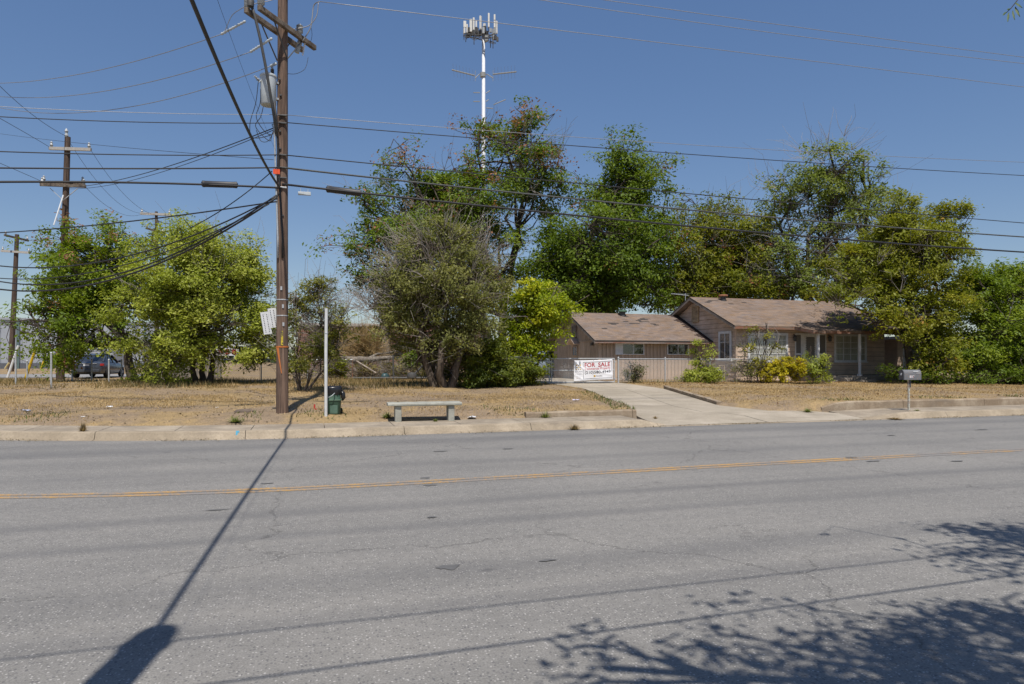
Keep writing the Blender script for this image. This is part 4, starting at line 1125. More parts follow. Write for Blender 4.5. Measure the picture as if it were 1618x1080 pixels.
RED = simple('dark_red_ink', (.42, .012, .02), (.36, .01, .016), .5); BLK = simple('black_ink', (.03, .03, .035), (.02, .02, .025), .5)
PINK = simple('red_ink_thin', (.50, .04, .05), (.42, .03, .04), .5); GLD = simple('gold_ink', (.62, .40, .05), (.55, .34, .04), .5); GREYI = simple('grey_ink', (.22, .21, .22), None, .5)
def bf(X, Z): return bsurf(X, Z) - .006
def T(name, s, u0, u1, v0, v1, mat, bold=0.0):
    X0, Z0 = bxz(u0, v0); X1, Z1 = bxz(u1, v1)
    sh_ = (TILT * (X1 - X0))
    o = put_text(name, s, X0, X1, Z0, Z0 + (v1 - v0) * BH, lambda X, Z: bf(X, Z + TILT * (X - X0)), mat, ban, bold)
    co = np.zeros(len(o.data.vertices) * 3); o.data.vertices.foreach_get('co', co); co = co.reshape(-1, 3); co[:, 2] += TILT * (co[:, 0] - X0); o.data.vertices.foreach_set('co', co.ravel()); o.data.update(); return o
T('lettering', 'FOR', .275, .54, .655, .865, RED, .018); T('lettering', 'SALE', .615, .935, .655, .865, RED, .018)
T('lettering', 'Commercial Property', .275, .94, .475, .635, PINK, .006)
T('lettering', '(210)580-4949', .275, .94, .285, .455, BLK, .01)
T('lettering', 'BRIAN', .035, .215, .42, .495, GREYI, -.005); T('lettering', 'LYDEKA', .035, .215, .305, .38, GREYI, -.005)
def patch(u0, v0, u1, v1, mat, name='mark', d=0):
    X0, Z0 = bxz(u0, v0); X1, Z1 = bxz(u1, v1); m = MB(); n = 12
    for i in range(n + 1):
        for z in (0, 1):
            t = i / n; x, zz = bxz(u0 + (u1 - u0) * t, v0 if z == 0 else v1); m.v.append((x, float(bf(x, zz)) - d, zz))
    for i in range(n): b = i * 2; m.f.append((b, b + 2, b + 3, b + 1))
    return obj(name, m, mat, ban)
# ruled frame round the text
for (u0, v0, u1, v1) in ((.235, .90, .975, .918), (.235, .075, .975, .093), (.235, .0931, .243, .8999), (.967, .0931, .975, .8999)): patch(u0, v0, u1, v1, BLK, 'frame_rule')
patch(.505, .155, .555, .245, GLD); patch(.522, .175, .538, .225, simple('brown_ink', (.3, .14, .02)), 'mark', .002)
# four-armed house emblem
for (u0, v0, u1, v1, mt) in ((.055, .74, .085, .80, GLD), (.15, .74, .18, .80, GLD), (.105, .72, .13, .78, GREYI), (.065, .64, .09, .69, GREYI), (.145, .65, .17, .70, GREYI), (.06, .55, .085, .60, GLD), (.105, .55, .13, .60, GREYI), (.15, .55, .18, .60, GLD), (.10, .63, .135, .69, simple('pale_gold', (.7, .55, .25)))): patch(u0, v0, u1, v1, mt)
for k in range(7): patch(.575 + k * .022, .17, .590 + k * .022, .215 + .012 * (k in (0, 4)), GREYI)
patch(.07, .14, .09, .17, simple('brown_ink', (.3, .14, .02))); patch(.11, .15, .17, .16, GREYI); patch(.06, .24, .19, .246, GREYI)
for u in (.01, .5, .99):
    for v in (.02, .98):
        x, z = bxz(u, v); obj('grommet', MB().lathe([(.014, -.003), (.014, .003)], (x, float(bsurf(x, z)) - .004, z), 10, Matrix.Rotation(math.pi / 2, 3, 'X')), GALV, ban)

# ------------------------------------------------------------------ street furniture
bl, _ = hit(630, 667); br, _ = hit(714, 665)
BO = Vector(((bl[0] + br[0]) / 2, (bl[1] + br[1]) / 2 + .18, .166)); brz = math.atan2(br[1] - bl[1], br[0] - bl[0]); bs = (Vector(br) - Vector(bl)).length / 2
bench = tag(empty('bench', BO, brz), 'grey concrete slab bench with two block legs by the kerb', 'bench')
m = MB(); n = 14
# seat with chipped left corner and rounded nose
for i in range(n + 1):
    x = -.89 + 1.78 * i / n; ch = .035 if i == 0 else (.012 if i == 1 else 0); jz = .004 * math.sin(i * 2.1)
    for y, z in ((-.20 + ch, .375 + ch * .4), (-.225 + ch, .395), (-.225 + ch, .43 + jz - ch * .3), (-.20 + ch, .452 + jz - ch * .3), (.20, .458 + jz), (.225, .44), (.225, .395), (.20, .375)):
        m.v.append((x, y, z))
for i in range(n):
    for k in range(8): m.f.append((i * 8 + k, i * 8 + (k + 1) % 8, (i + 1) * 8 + (k + 1) % 8, (i + 1) * 8 + k)[::-1])
m.f.append(tuple(range(8))); m.f.append(tuple(n * 8 + k for k in range(8))[::-1])
obj('seat', m, BENCHM, bench)
for s in (-1, 1): obj('leg', MB().box(s * bs - .075, s * bs + .075, -.17, .17, -.02, .376), BENCHM, bench, bevel=.012)

sp_, _ = hit(515, 657)
post = MB().tube([(0, 0, -.1), (0, 0, 1.6), (0.01, 0, 2.62)], [.038, .038, .038], 14)
pt = tag(empty('sign_post', sp_), 'bare white round steel post in front of the green rubbish bin', 'post')
obj('tube', post, simple('chalky_post', (.62, .63, .62), (.50, .50, .49), .6, .3, 10), pt, autosm=True)
obj('collar', MB().lathe([(.040, 2.0), (.043, 2.005), (.043, 2.03), (.040, 2.035)], (.005, 0, 0), 14), GALV, pt)
cp, _ = hit(525, 655)
CO = Vector((cp[0] + .03, cp[1] + .25, cp[2] - .01))
binm = simple('faded_green_plastic', (.052, .105, .070), (.038, .078, .052), .55, .35, 5)
can = tag(empty('rubbish_bin', CO), 'dark green plastic rubbish bin with black liner chained to the white post', 'rubbish bin')
def rsq(rad, z, n=28, sq=.55):
    out = []
    for k in range(n):
        a = 2 * math.pi * k / n; c, s = math.cos(a), math.sin(a); p = 2 / (2 + 2.5 * sq)
        out.append((rad * math.copysign(abs(c) ** p, c), rad * math.copysign(abs(s) ** p, s), z))
    return out
def loft(rings, cap=True):
    m = MB(); n = len(rings[0])
    for r_ in rings: m.v += r_
    for i in range(len(rings) - 1):
        for k in range(n): m.f.append((i * n + k, i * n + (k + 1) % n, (i + 1) * n + (k + 1) % n, (i + 1) * n + k))
    if cap: m.f.append(tuple(range(n))[::-1]); m.f.append(tuple((len(rings) - 1) * n + k for k in range(n)))
    return m
obj('body', loft([rsq(.165, 0), rsq(.175, .02), rsq(.195, .34), rsq(.20, .355)]), binm, can, autosm=True)
obj('upper_body', loft([rsq(.20, .3555), rsq(.188, .375), rsq(.175, .55), rsq(.185, .56), rsq(.185, .585)]), binm, can, autosm=True)
obj('handle_rim', loft([rsq(.205, .35), rsq(.212, .355), rsq(.212, .375), rsq(.20, .38)]), simple('worn_green_rim', (.11, .17, .12), (.08, .13, .09), .5), can, autosm=True)
obj('scuff_panel', MB().box(-.08, .10, -.197, -.187, .03, .24), simple('scuffed_pale_green', (.10, .17, .13), (.06, .11, .075), .5), can, bevel=.02)
rr = random.Random(2); rings = []
for i, (rad, z) in enumerate(((.188, .50), (.20, .56), (.205, .62), (.20, .67), (.18, .70), (.13, .685), (.10, .60))):
    ring_ = rsq(rad, z, 36)
    rings.append([(x * (1 + .06 * math.sin(k * 3.1 + i) + .05 * rr.random()), y * (1 + .06 * math.sin(k * 3.1 + i) + .05 * rr.random()), zz + .03 * math.sin(k * 1.7 + i) * (i < 2) + .012 * rr.random()) for k, (x, y, zz) in enumerate(ring_)])
BAG = simple('black_bin_liner', (.018, .018, .02), (.012, .012, .014), .28, .5, 5)
obj('liner', loft(rings, False), BAG, can, smooth=True)
obj('liner_tail', MB().tube([(.19, -.05, .60), (.235, -.07, .52), (.245, -.07, .42), (.225, -.06, .34)], [.03, .055, .06, .015], 9), BAG, can, smooth=True)
obj('wheel', MB().lathe([(.03, -.02), (.075, -.02), (.08, 0), (.075, .02), (.03, .02)], (.20, .10, .075), 16, Matrix.Rotation(math.pi / 2, 3, 'Y')), simple('black_rubber', (.02, .02, .02), None, .8), can, autosm=True)
obj('wheel', MB().lathe([(.03, -.02), (.075, -.02), (.08, 0), (.075, .02), (.03, .02)], (-.20, .10, .075), 16, Matrix.Rotation(math.pi / 2, 3, 'Y')), MATS['black_rubber'], can, autosm=True)
loop_wire('chain', [(-.13, -.27, .44), (-.06, -.31, .47), (.0, -.285, .52), (.03, -.20, .54)], .010, GALV, can)
# mailbox
mp_, _ = hit(1436, 649)
MO = Vector((mp_[0], mp_[1], .165))
mbx = tag(empty('mailbox', MO), 'weathered grey metal mailbox on a thin post at the kerb', 'mailbox')
obj('post', MB().box(-.028, .028, -.02, .02, -.05, .90), mat_paint_worn('flaking_post', (.45, .46, .40), (.30, .17, .11), .5), mbx, bevel=.006)
obj('bracket', MB().box(.0, .034, -.045, .045, .68, .90), DKMET, mbx)
MBM = mat_paint_worn('weathered_mailbox_metal', (.15, .155, .165), (.28, .19, .125), .54)
mr = Matrix.Rotation(math.radians(-14), 4, 'Z')
prof = [(-.11, 0), (.11, 0)] + [(.11 * math.cos(a), .17 + .12 * math.sin(a)) for a in np.linspace(0, math.pi, 13)]
mz = Vector((.05, 0, .90))
body = MB(); body.prism(prof, lambda p: mr @ Vector((-.24, p[0], p[1])) + mz, lambda p: mr @ Vector((.26, p[0], p[1])) + mz)
mo = obj('box', body, MBM, mbx, autosm=True)
dr_ = MB(); dr_.prism([(p[0] * 1.05, p[1] * 1.02 + .0) for p in prof], lambda p: mr @ Vector((-.265, p[0], p[1])) + mz, lambda p: mr @ Vector((-.242, p[0], p[1])) + mz)
dd = obj('door', dr_, simple('dark_grey_door', (.10, .105, .115), (.07, .072, .08), .5), mbx)
obj('emblem', MB().lathe([(.035, -.004), (.035, .004)], mr @ Vector((-.272, 0, .16)) + mz, 14, Matrix.Rotation(math.radians(-14), 3, 'Z') @ Matrix.Rotation(math.pi / 2, 3, 'Y')), WHITEP, dd)
obj('sticker', MB().box(-.085, -.03, -.1135, -.111, .055, .125, Matrix.Translation(mz) @ mr), WHITEP, mo); obj('sticker', MB().box(-.005, .055, -.1135, -.111, .055, .125, Matrix.Translation(mz) @ mr), WHITEP, mo)
REDI = simple('red_digit', (.4, .06, .05))
for i, (s, xx) in enumerate((('1', -.062), ('1', .008), ('6', .03))):
    me = text_mesh(s, .085, .002); mm = Matrix.Translation(mz) @ mr @ Matrix.Translation((xx - .012, -.115, .062)) @ Matrix.Rotation(math.pi / 2, 4, 'X'); me.transform(mm); me.materials.clear(); link('digit', me, REDI if i < 2 else BLK, mo)
obj('flag', MB().box(.10, .22, -.118, -.112, .18, .20, Matrix.Translation(mz) @ mr), simple('faded_flag', (.45, .43, .42)), mo)
obj('name_plate', MB().box(.02, .17, -.109, -.101, .235, .255, Matrix.Translation(mz) @ mr @ Matrix.Rotation(-.0, 4, 'X')), WHITEP, mo)

# ------------------------------------------------------------------ vegetation
def tubes_np(segs, n=5):
    """segs: list of (pts (k,3), radii (k)); returns V, F"""
    V = []; F = []; base = 0
    ang = np.arange(n) * 2 * np.pi / n; ca, sa = np.cos(ang), np.sin(ang)
    for P, R_ in segs:
        P = np.asarray(P, float); k = len(P)
        d = np.gradient(P, axis=0); d /= np.linalg.norm(d, axis=1, keepdims=True) + 1e-9
        ref = np.array([.31, .77, .55]) if abs(d[0, 2]) > .8 else np.array([.1, .05, 1.0])
        r = np.cross(d, ref); r /= np.linalg.norm(r, axis=1, keepdims=True) + 1e-9
        u = np.cross(d, r)
        ring = P[:, None, :] + (r[:, None, :] * ca[None, :, None] + u[:, None, :] * sa[None, :, None]) * np.asarray(R_)[:, None, None]
        V.append(ring.reshape(-1, 3))
        i, j = np.meshgrid(np.arange(k - 1), np.arange(n), indexing='ij'); i = i.ravel(); j = j.ravel(); j2 = (j + 1) % n
        F.append(np.stack([i * n + j, i * n + j2, (i + 1) * n + j2, (i + 1) * n + j], 1) + base); base += k * n
    return np.concatenate(V), np.concatenate(F)
def bend(a, b, k, wob, rng, droop=0.0):
    a = np.asarray(a, float); b = np.asarray(b, float); t = np.linspace(0, 1, k)[:, None]
    L = np.linalg.norm(b - a); P = a + (b - a) * t
    P = P + rng.normal(0, 1, 3) * wob * L * np.sin(t * np.pi) + rng.normal(0, 1, (k, 3)) * wob * .35 * L * np.sin(t * np.pi)
    P[:, 2] += (droop * L * np.sin(t * np.pi))[:, 0]
    return P
def leaves_np(C, size, rng, cols, up=.5, out=None, asp=.5, droop=0.0):
    """C (n,3) leaf points -> two-triangle folded leaves"""
    n = len(C)
    nrm = rng.normal(0, 1, (n, 3)); nrm /= np.linalg.norm(nrm, axis=1, keepdims=True)
    nrm[:, 2] = np.abs(nrm[:, 2]) * (1 + up) + up * .3
    if out is not None: nrm = nrm + out * .6
    nrm /= np.linalg.norm(nrm, axis=1, keepdims=True)
    d = rng.normal(0, 1, (n, 3)); d[:, 2] -= droop; d -= nrm * (d * nrm).sum(1, keepdims=True); d /= np.linalg.norm(d, axis=1, keepdims=True) + 1e-9
    s = np.cross(nrm, d)
    L = size * rng.choice([.55, .8, 1.0, 1.25], (n, 1)) * rng.uniform(.8, 1.2, (n, 1)); Wd = L * asp * rng.uniform(.8, 1.2, (n, 1))
    fold = nrm * (L * .12)
    a = C - d * L * .5; b = C + s * Wd * .5 + fold; c = C + d * L * .5; e = C - s * Wd * .5 + fold
    V = np.stack([a, b, c, e], 1).reshape(-1, 3)
    i = np.arange(n) * 4
    F = np.concatenate([np.stack([i, i + 1, i + 2], 1), np.stack([i, i + 2, i + 3], 1)])
    return V, F, np.repeat(cols, 4, 0)
def sample_lobes(lobes, n, rng, shell=.45):
    vol = np.array([l[1].prod() for l in lobes]) ** .8; vol /= vol.sum()
    which = rng.choice(len(lobes), n, p=vol)
    d = rng.normal(0, 1, (n, 3)); d /= np.linalg.norm(d, axis=1, keepdims=True)
    r = rng.random((n, 1)) ** shell
    r = r * (1 + .10 * rng.normal(0, 1, (n, 1)))
    c = np.array([l[0] for l in lobes])[which]; R_ = np.array([l[1] for l in lobes])[which]
    return c + d * r * R_, which, d
def tree(name, label, base, lobes, clumps, per, leaf, pal, seed, trunk=.2, stems=1, crad=.45, bark=None, cat='tree', fork=.45, brown=0.0, browncol=(.20, .085, .035), bare=0, barecol=None, twig=.008, asp=.5, shell=.45, up=.5, droop=.3, spread=.35, topbrown=0.0, group=None, gap=0.0, wob=.07, limbs=True, barelen=.8, lean=.3, spray=7):
    rng = np.random.default_rng(seed); base = np.asarray(base, float); bark = bark or BARK
    t = tag(empty(name, base), label, cat, group)
    lobes = [(np.asarray(c) - base, r) for c, r in lobes]
    ns = max(6, clumps // spray)
    sp_c, sp_w, sp_o = sample_lobes(lobes, ns, rng, shell)
    pick = rng.integers(0, ns, clumps); srad = crad * 1.25 * rng.uniform(.6, 1.5, (ns, 1))
    pts = sp_c[pick] + rng.normal(0, .62, (clumps, 3)) * srad[pick] * np.array([1, 1, .62]); which = sp_w[pick]; out = sp_o[pick]
    pts[:, 2] = np.maximum(pts[:, 2], .15)
    if gap:
        f = np.sin(pts[:, 0] * 1.9 + seed) * np.sin(pts[:, 2] * 2.1 + 2 * seed) * np.sin(pts[:, 1] * 1.7 + seed)
        keep = f > -1 + gap * 1.0; pts, which, out = pts[keep], which[keep], out[keep]
    segs = []; lc = np.array([l[0] for l in lobes]); zmin = min(l[0][2] - l[1][2] for l in lobes); ztop = max(l[0][2] + l[1][2] for l in lobes)
    if limbs:
        cen = lc.mean(0); jn = []
        for s in range(stems):
            a = 2 * math.pi * s / stems + seed; b0 = np.array([math.cos(a), math.sin(a), 0]) * trunk * (.9 if stems > 1 else 0)
            hz = max(zmin * .9, ztop * fork * .5) * rng.uniform(.8, 1.15)
            j = np.array([b0[0] + cen[0] * lean + math.cos(a) * spread * (stems > 1) * hz * .5, b0[1] + cen[1] * lean + math.sin(a) * spread * (stems > 1) * hz * .5, hz])
            rad = trunk / (stems ** .5); P = bend(b0 - np.array([0, 0, .1]), j, 7, .04, rng)
            segs.append((P, np.linspace(rad * 1.25, rad * .8, 7) * np.array([1.15, 1, 1, 1, 1, 1, 1]))); jn.append((j, rad * .8))
        limb_pts = {}
        for li, (c, r) in enumerate(lobes):
            j, rad = jn[li % len(jn)] if stems > 1 else jn[0]
            end = c + np.array([0, 0, r[2] * .35]); P = bend(j, end, 9, wob, rng, -.03)
            segs.append((P, np.linspace(rad * .75, max(.02, rad * .22), 9))); limb_pts[li] = P[3:]
            for s2 in range(4):
                k0 = rng.integers(3, 8); e2 = c + rng.normal(0, .55, 3) * r; Q = bend(P[k0], e2, 6, .10, rng); segs.append((Q, np.linspace(rad * .32, .014, 6)))
                limb_pts[li] = np.concatenate([limb_pts[li], Q[2:]])
        for p, w in zip(pts, which):
            LP = limb_pts[w]; dd_ = np.linalg.norm(LP - p, axis=1); q = LP[np.argmin(dd_ + rng.random(len(dd_)) * .5)]
            segs.append((bend(q, p, 4, .10, rng), np.linspace(twig * 2.0, twig * .7, 4)))
    else:
        for p, w in zip(pts, which):
            q = np.array([p[0] * .35, p[1] * .35, 0]); segs.append((bend(q, p, 5, .06, rng), np.linspace(twig * 1.6, twig * .6, 5)))
    V, F = tubes_np(segs, 5); link('trunk', npmesh('trunk', V, F, smooth=True), bark, t)
    if per:
        C = np.repeat(pts, per, 0); n = len(C); g = rng.normal(0, 1, (n, 3)); g *= (rng.random((n, 1)) ** .4) / (np.linalg.norm(g, axis=1, keepdims=True) + 1e-9) * crad * np.array([1, 1, .72])
        csz = np.repeat(rng.uniform(.6, 1.3, (len(pts), 1)), per, 0); C = C + g * csz; C[:, 2] = np.maximum(C[:, 2], .04)
        pal = np.array(pal, float); ci = rng.random((ns, 1))[pick if not gap else pick[keep]] * .7 + rng.random((len(pts), 1)) * .3; k = np.repeat(ci, per, 0) * .6 + rng.random((n, 1)) * .4
        idx = k * (len(pal) - 1); lo_ = np.floor(idx).astype(int)[:, 0]; hi_ = np.minimum(lo_ + 1, len(pal) - 1); fr__ = idx - lo_[:, None]
        col = pal[lo_] * (1 - fr__) + pal[hi_] * fr__; col *= rng.normal(1, .12, (n, 1)).clip(.6, 1.5)
        if brown or topbrown:
            edge = np.linalg.norm((pts - lc[which]) / np.array([l[1] for l in lobes])[which], axis=1)
            pb = (rng.random(len(pts)) < brown * (edge > .75)) | (rng.random(len(pts)) < topbrown * (pts[:, 2] > ztop * .72) * (edge > .6))
            pb = np.repeat(pb, per); bc = np.array(browncol) * rng.normal(1, .25, (n, 1)).clip(.4, 1.6); col[pb] = bc[pb]
            keep = ~(pb & (rng.random(n) < .55)); C, col, g = C[keep], col[keep], g[keep]; out_r = np.repeat(out, per, 0)[keep]
        else: out_r = np.repeat(out, per, 0)
        V, F, c = leaves_np(C, leaf, rng, col, up, out_r, asp, droop)
        link('crown', npmesh('crown', V, F, c), LEAF, t)
    if bare:
        segs = []
        bp, bw, bo_ = sample_lobes(lobes, bare, rng, .25)
        for p, w, o_ in zip(bp, bw, bo_):
            if p[2] < .3: continue
            o_ = o_ * np.array([1, 1, .6]) + np.array([0, 0, .5]); o_ /= np.linalg.norm(o_)
            for k in range(6):
                e = p + (o_ + rng.normal(0, .45, 3)) * barelen * rng.uniform(.5, 1.2); segs.append((bend(p - o_ * .3, e, 4, .12, rng), np.linspace(twig * 1.3, twig * .5, 4)))
        V, F = tubes_np(segs, 3); stuff(link('bare_twigs', npmesh('bare_twigs', V, F), barecol or TWIGG, t))
    return t
DKG = [(.082, .132, .014), (.140, .205, .018), (.235, .285, .032)]
MDG = [(.098, .158, .012), (.175, .245, .018), (.290, .330, .032)]
OLV = [(.120, .150, .014), (.215, .235, .020), (.36, .325, .034)]
LIM = [(.19, .240, .026), (.33, .375, .048), (.50, .50, .12)]
YLG = [(.15, .225, .012), (.31, .375, .018), (.60, .54, .022)]
GRY = [(.135, .152, .040), (.230, .236, .064), (.33, .315, .115)]
def ground_at(px, D):
    p = W(px, 600, D); p[2] = gz(p[0], p[1]); return p
# tall trees
tree('tree', 'dark green tree with some brown leaves at far left over the side street', ground_at(212, 32.5),
     [lob(150, 415, 33, 75, 60), lob(95, 515, 31, 60, 50), lob(45, 525, 32, 42, 38), lob(175, 480, 33, 66, 60), lob(105, 400, 34, 48, 52), lob(175, 370, 34, 34, 34), lob(200, 535, 32.5, 40, 30), lob(120, 470, 32.5, 60, 50), lob(40, 490, 32.5, 26, 22)], 760, 50, .165, MDG, 11, .21, crad=.50, brown=.05, gap=.15, topbrown=.16, browncol=(.30, .15, .08), bark=BARK, lean=.12, fork=.4)
tree('tree', 'large light lime green tree left of the tall pole', ground_at(322, 28.6),
     [lob(320, 450, 29, 88, 85), lob(385, 445, 30, 50, 75), lob(245, 480, 29, 66, 66), lob(290, 395, 30, 66, 48), lob(345, 530, 28, 66, 46), lob(225, 550, 28.5, 44, 40), lob(400, 520, 29, 32, 55), lob(335, 380, 30.5, 48, 32), lob(270, 545, 28.3, 60, 36), lob(400, 420, 30, 34, 50), lob(300, 470, 28, 70, 60), lob(355, 565, 27.8, 32, 16), lob(250, 588, 28, 26, 14), lob(395, 556, 28.5, 22, 24)], 1500, 54, .13, LIM, 12, .20, 3, crad=.46, shell=.42, gap=.12, bare=60)
tree('tree', 'huge dark green tree with browning tips in front of the antenna tower', ground_at(800, 44),
     [lob(800, 265, 45, 84, 78), lob(640, 290, 44, 55, 55), lob(640, 375, 43, 92, 66), lob(740, 340, 45, 95, 66), lob(590, 405, 42, 45, 60), lob(830, 210, 46, 58, 44), lob(865, 285, 46, 45, 60), lob(640, 450, 42, 68, 50), lob(760, 205, 45.5, 32, 32), lob(790, 400, 45, 60, 62), lob(575, 335, 42, 30, 38), lob(700, 300, 45, 60, 46)],
     1400, 48, .215, DKG, 13, .42, 2, crad=.74, brown=.20, browncol=(.30, .14, .07), gap=.2, bare=80, barelen=1.3, topbrown=.50, spray=9, twig=.013)
tree('tree', 'rounded grey-green tree with bare grey twigs standing nearest the road', ground_at(700, 26.9),
     [lob(698, 440, 27, 92, 78), lob(645, 452, 27, 50, 58), lob(762, 445, 27, 36, 60), lob(700, 385, 27, 64, 36), lob(745, 510, 26.5, 44, 38), lob(640, 505, 26.8, 48, 26), lob(690, 540, 27.3, 40, 40), lob(640, 545, 27.3, 24, 24), lob(670, 588, 27.4, 20, 22), lob(720, 575, 27.4, 34, 30), lob(705, 530, 26.6, 40, 30)],
     1120, 46, .125, GRY, 14, .36, 6, crad=.36, shell=.42, bare=230, barelen=.95, bark=BARKM, spread=.55, twig=.0085, gap=.2, up=.3, droop=.9, asp=.42, fork=.62, spray=5)
tree('tree', 'bright yellow-green leafy tree beside the garage gable', ground_at(836, 29.2),
     [lob(845, 490, 29.2, 46, 44), lob(868, 495, 28.8, 28, 32), lob(820, 530, 29, 32, 44), lob(848, 462, 29.6, 32, 22), lob(840, 540, 29, 24, 28), lob(815, 570, 28.8, 26, 26)],
     640, 46, .13, YLG, 15, .13, 4, crad=.34, shell=.42, gap=.12, spread=.6, droop=.8, bark=BARKM)
tree('tree', 'dense dark green pecan tree behind the garage roof', ground_at(935, 45),
     [lob(945, 400, 45, 98, 78), lob(985, 268, 46, 48, 44), lob(1005, 330, 45, 66, 62), lob(895, 430, 44, 62, 65), lob(1000, 430, 44, 66, 60), lob(950, 310, 46, 48, 50), lob(1040, 400, 45, 42, 62), lob(925, 470, 44, 80, 34), lob(880, 385, 45, 40, 34)],
     1400, 50, .215, DKG, 16, .45, 1, crad=.78, brown=.03, gap=.25, twig=.013, droop=.8)
tree('tree', 'olive green tree filling the gap between garage and house roofs', ground_at(1120, 47),
     [lob(1100, 400, 47, 66, 68), lob(1165, 395, 48, 62, 62), lob(1075, 450, 47, 56, 45), lob(1160, 450, 46, 74, 42), lob(1210, 430, 47, 48, 58), lob(1110, 345, 48, 46, 30), lob(1060, 400, 47, 30, 50)],
     1250, 50, .20, OLV, 17, .35, 2, crad=.72, brown=.07, gap=.25, bare=60, barelen=1.4, twig=.012)
tree('tree', 'tall thin-leaved grey-green tree rising highest behind the house', ground_at(1300, 45),
     [lob(1310, 295, 45, 80, 76), lob(1370, 325, 45, 70, 62), lob(1250, 320, 45, 55, 62), lob(1310, 248, 45, 50, 34), lob(1300, 410, 45, 95, 70), lob(1410, 365, 45, 60, 58), lob(1230, 400, 45, 50, 66), lob(1365, 260, 45, 34, 34), lob(1270, 450, 44, 60, 34), lob(1350, 430, 44, 60, 50), lob(1215, 450, 45, 40, 34)],
     980, 32, .20, [(.12, .16, .030), (.20, .245, .042), (.30, .33, .075)], 18, .34, 1, crad=.55, gap=.15, bare=110, barelen=1.4, twig=.011, wob=.12, spray=5)
tree('tree', 'yellow-olive pecan tree overhanging the right end of the house', ground_at(1455, 32.5),
     [lob(1420, 405, 33, 80, 66), lob(1370, 430, 32.5, 66, 46), lob(1475, 430, 33, 58, 78), lob(1490, 360, 34, 32, 46), lob(1435, 485, 32, 70, 42), lob(1340, 462, 31.5, 46, 22), lob(1485, 520, 32, 56, 46), lob(1430, 530, 31.4, 32, 26), lob(1330, 480, 31, 28, 12), lob(1390, 385, 33.5, 54, 46), lob(1475, 568, 31.5, 50, 24), lob(1440, 345, 34, 44, 36), lob(1385, 500, 30.6, 24, 14), lob(1368, 512, 30.4, 22, 12)],
     1400, 46, .15, OLV, 19, .26, 2, crad=.42, gap=.15, brown=.06, browncol=(.30, .18, .04), droop=.8, twig=.008, bare=30, spray=6)
tree('tree', 'fresh green bushy tree at the right edge reaching the lawn', ground_at(1590, 33),
     [lob(1590, 500, 33, 60, 66), lob(1560, 535, 32.5, 54, 54), lob(1625, 450, 34, 48, 42), lob(1610, 540, 32.5, 52, 48), lob(1535, 440, 34, 24, 34), lob(1650, 520, 33, 60, 70), lob(1540, 575, 32, 48, 24), lob(1600, 580, 32, 60, 22), lob(1690, 540, 33, 60, 60), lob(1548, 480, 33.5, 40, 50), lob(1580, 445, 34, 42, 34)],
     1200, 52, .15, MDG, 20, .22, 3, crad=.46, gap=.28, droop=.8, up=.4)
tree('tree', 'slender sparse shrub tree behind the tall pole with bare upright twigs', ground_at(478, 24.0),
     [lob(475, 545, 24.0, 26, 45), lob(510, 525, 24.0, 34, 45), lob(468, 500, 24.1, 24, 45), lob(528, 555, 24, 24, 20), lob(495, 470, 24.2, 40, 34), lob(540, 510, 24.3, 18, 30)],
     330, 24, .105, [(.10, .12, .02), (.18, .19, .03), (.30, .27, .05)], 21, .10, 7, crad=.28, gap=.3, bare=70, barelen=.7, spread=1.3, twig=.007, bark=BARKM, fork=.3)
tree('dead_tree', 'pale dead tree with bare branches beyond the brush pile', ground_at(605, 40),
     [lob(590, 480, 40, 30, 20), lob(625, 470, 40, 28, 24), lob(606, 450, 40, 22, 20)], 40, 0, .1, DKG, 22, .28, 1, bark=BARKP, bare=50, barelen=1.2, twig=.012)
# shrubs
def shrub(label, px, D, lobes, clumps, per, leaf, pal, seed, **kw):
    return tree('shrub', label, ground_at(px, D), lobes, clumps, per, leaf, pal, seed, kw.pop('trunk', .04), kw.pop('stems', 5), cat='shrub', crad=kw.pop('crad', .22), twig=kw.pop('twig', .005), **kw)
shrub('vivid yellow-green hedge bush in front of the porch', 1235, 28.2 + 3.2, [lob(1222, 586, 31.2, 24, 17), lob(1250, 584, 31.2, 24, 19), lob(1237, 578, 31.4, 28, 13)], 360, 36, .085, [(.26, .26, .015), (.46, .40, .02), (.72, .58, .02)], 31, brown=.05, spray=3, crad=.17)
shrub('leafy green shrub at the porch post right of the yellow hedge', 1286, 30.9, [lob(1284, 586, 30.9, 18, 18), lob(1296, 590, 30.8, 12, 12), lob(1280, 560, 30.9, 10, 16), lob(1304, 575, 30.8, 7, 14)], 130, 24, .085, LIM, 32)
shrub('small airy shrub against the tan garage wall', 1003, 30.9, [lob(1002, 588, 30.9, 17, 14), lob(1008, 580, 30.9, 9, 10), lob(995, 572, 30.9, 5, 8)], 80, 18, .08, [(.08, .09, .03), (.13, .14, .04), (.18, .18, .06)], 33, bare=8, barelen=.35)
shrub('bright green bush at the inner corner of garage and house', 1104, 31.3, [lob(1105, 575, 31.6, 20, 26), lob(1092, 590, 31.2, 16, 14), lob(1098, 556, 31.7, 10, 16), lob(1120, 552, 31.8, 8, 14), lob(1125, 590, 31.2, 14, 12)], 200, 26, .10, LIM, 34)
shrub('straggly vine-like shrub climbing before the picture window', 1205, 31.2, [lob(1188, 545, 31.2, 7, 22), lob(1210, 545, 31.2, 7, 24), lob(1228, 545, 31.2, 8, 18), lob(1212, 515, 31.2, 6, 14), lob(1196, 525, 31.2, 8, 14), lob(1194, 575, 31.2, 6, 12)], 80, 14, .10, [(.18, .20, .03), (.30, .29, .04), (.42, .36, .06)], 35, bare=14, barelen=.5, stems=4, spread=.4)
shrub('dry greyish climber thicket on the house corner behind fence', 1185, 31.4, [lob(1180, 585, 31.6, 18, 18), lob(1176, 555, 31.7, 8, 20)], 60, 10, .08, GRY, 36, bare=40, barelen=.5)
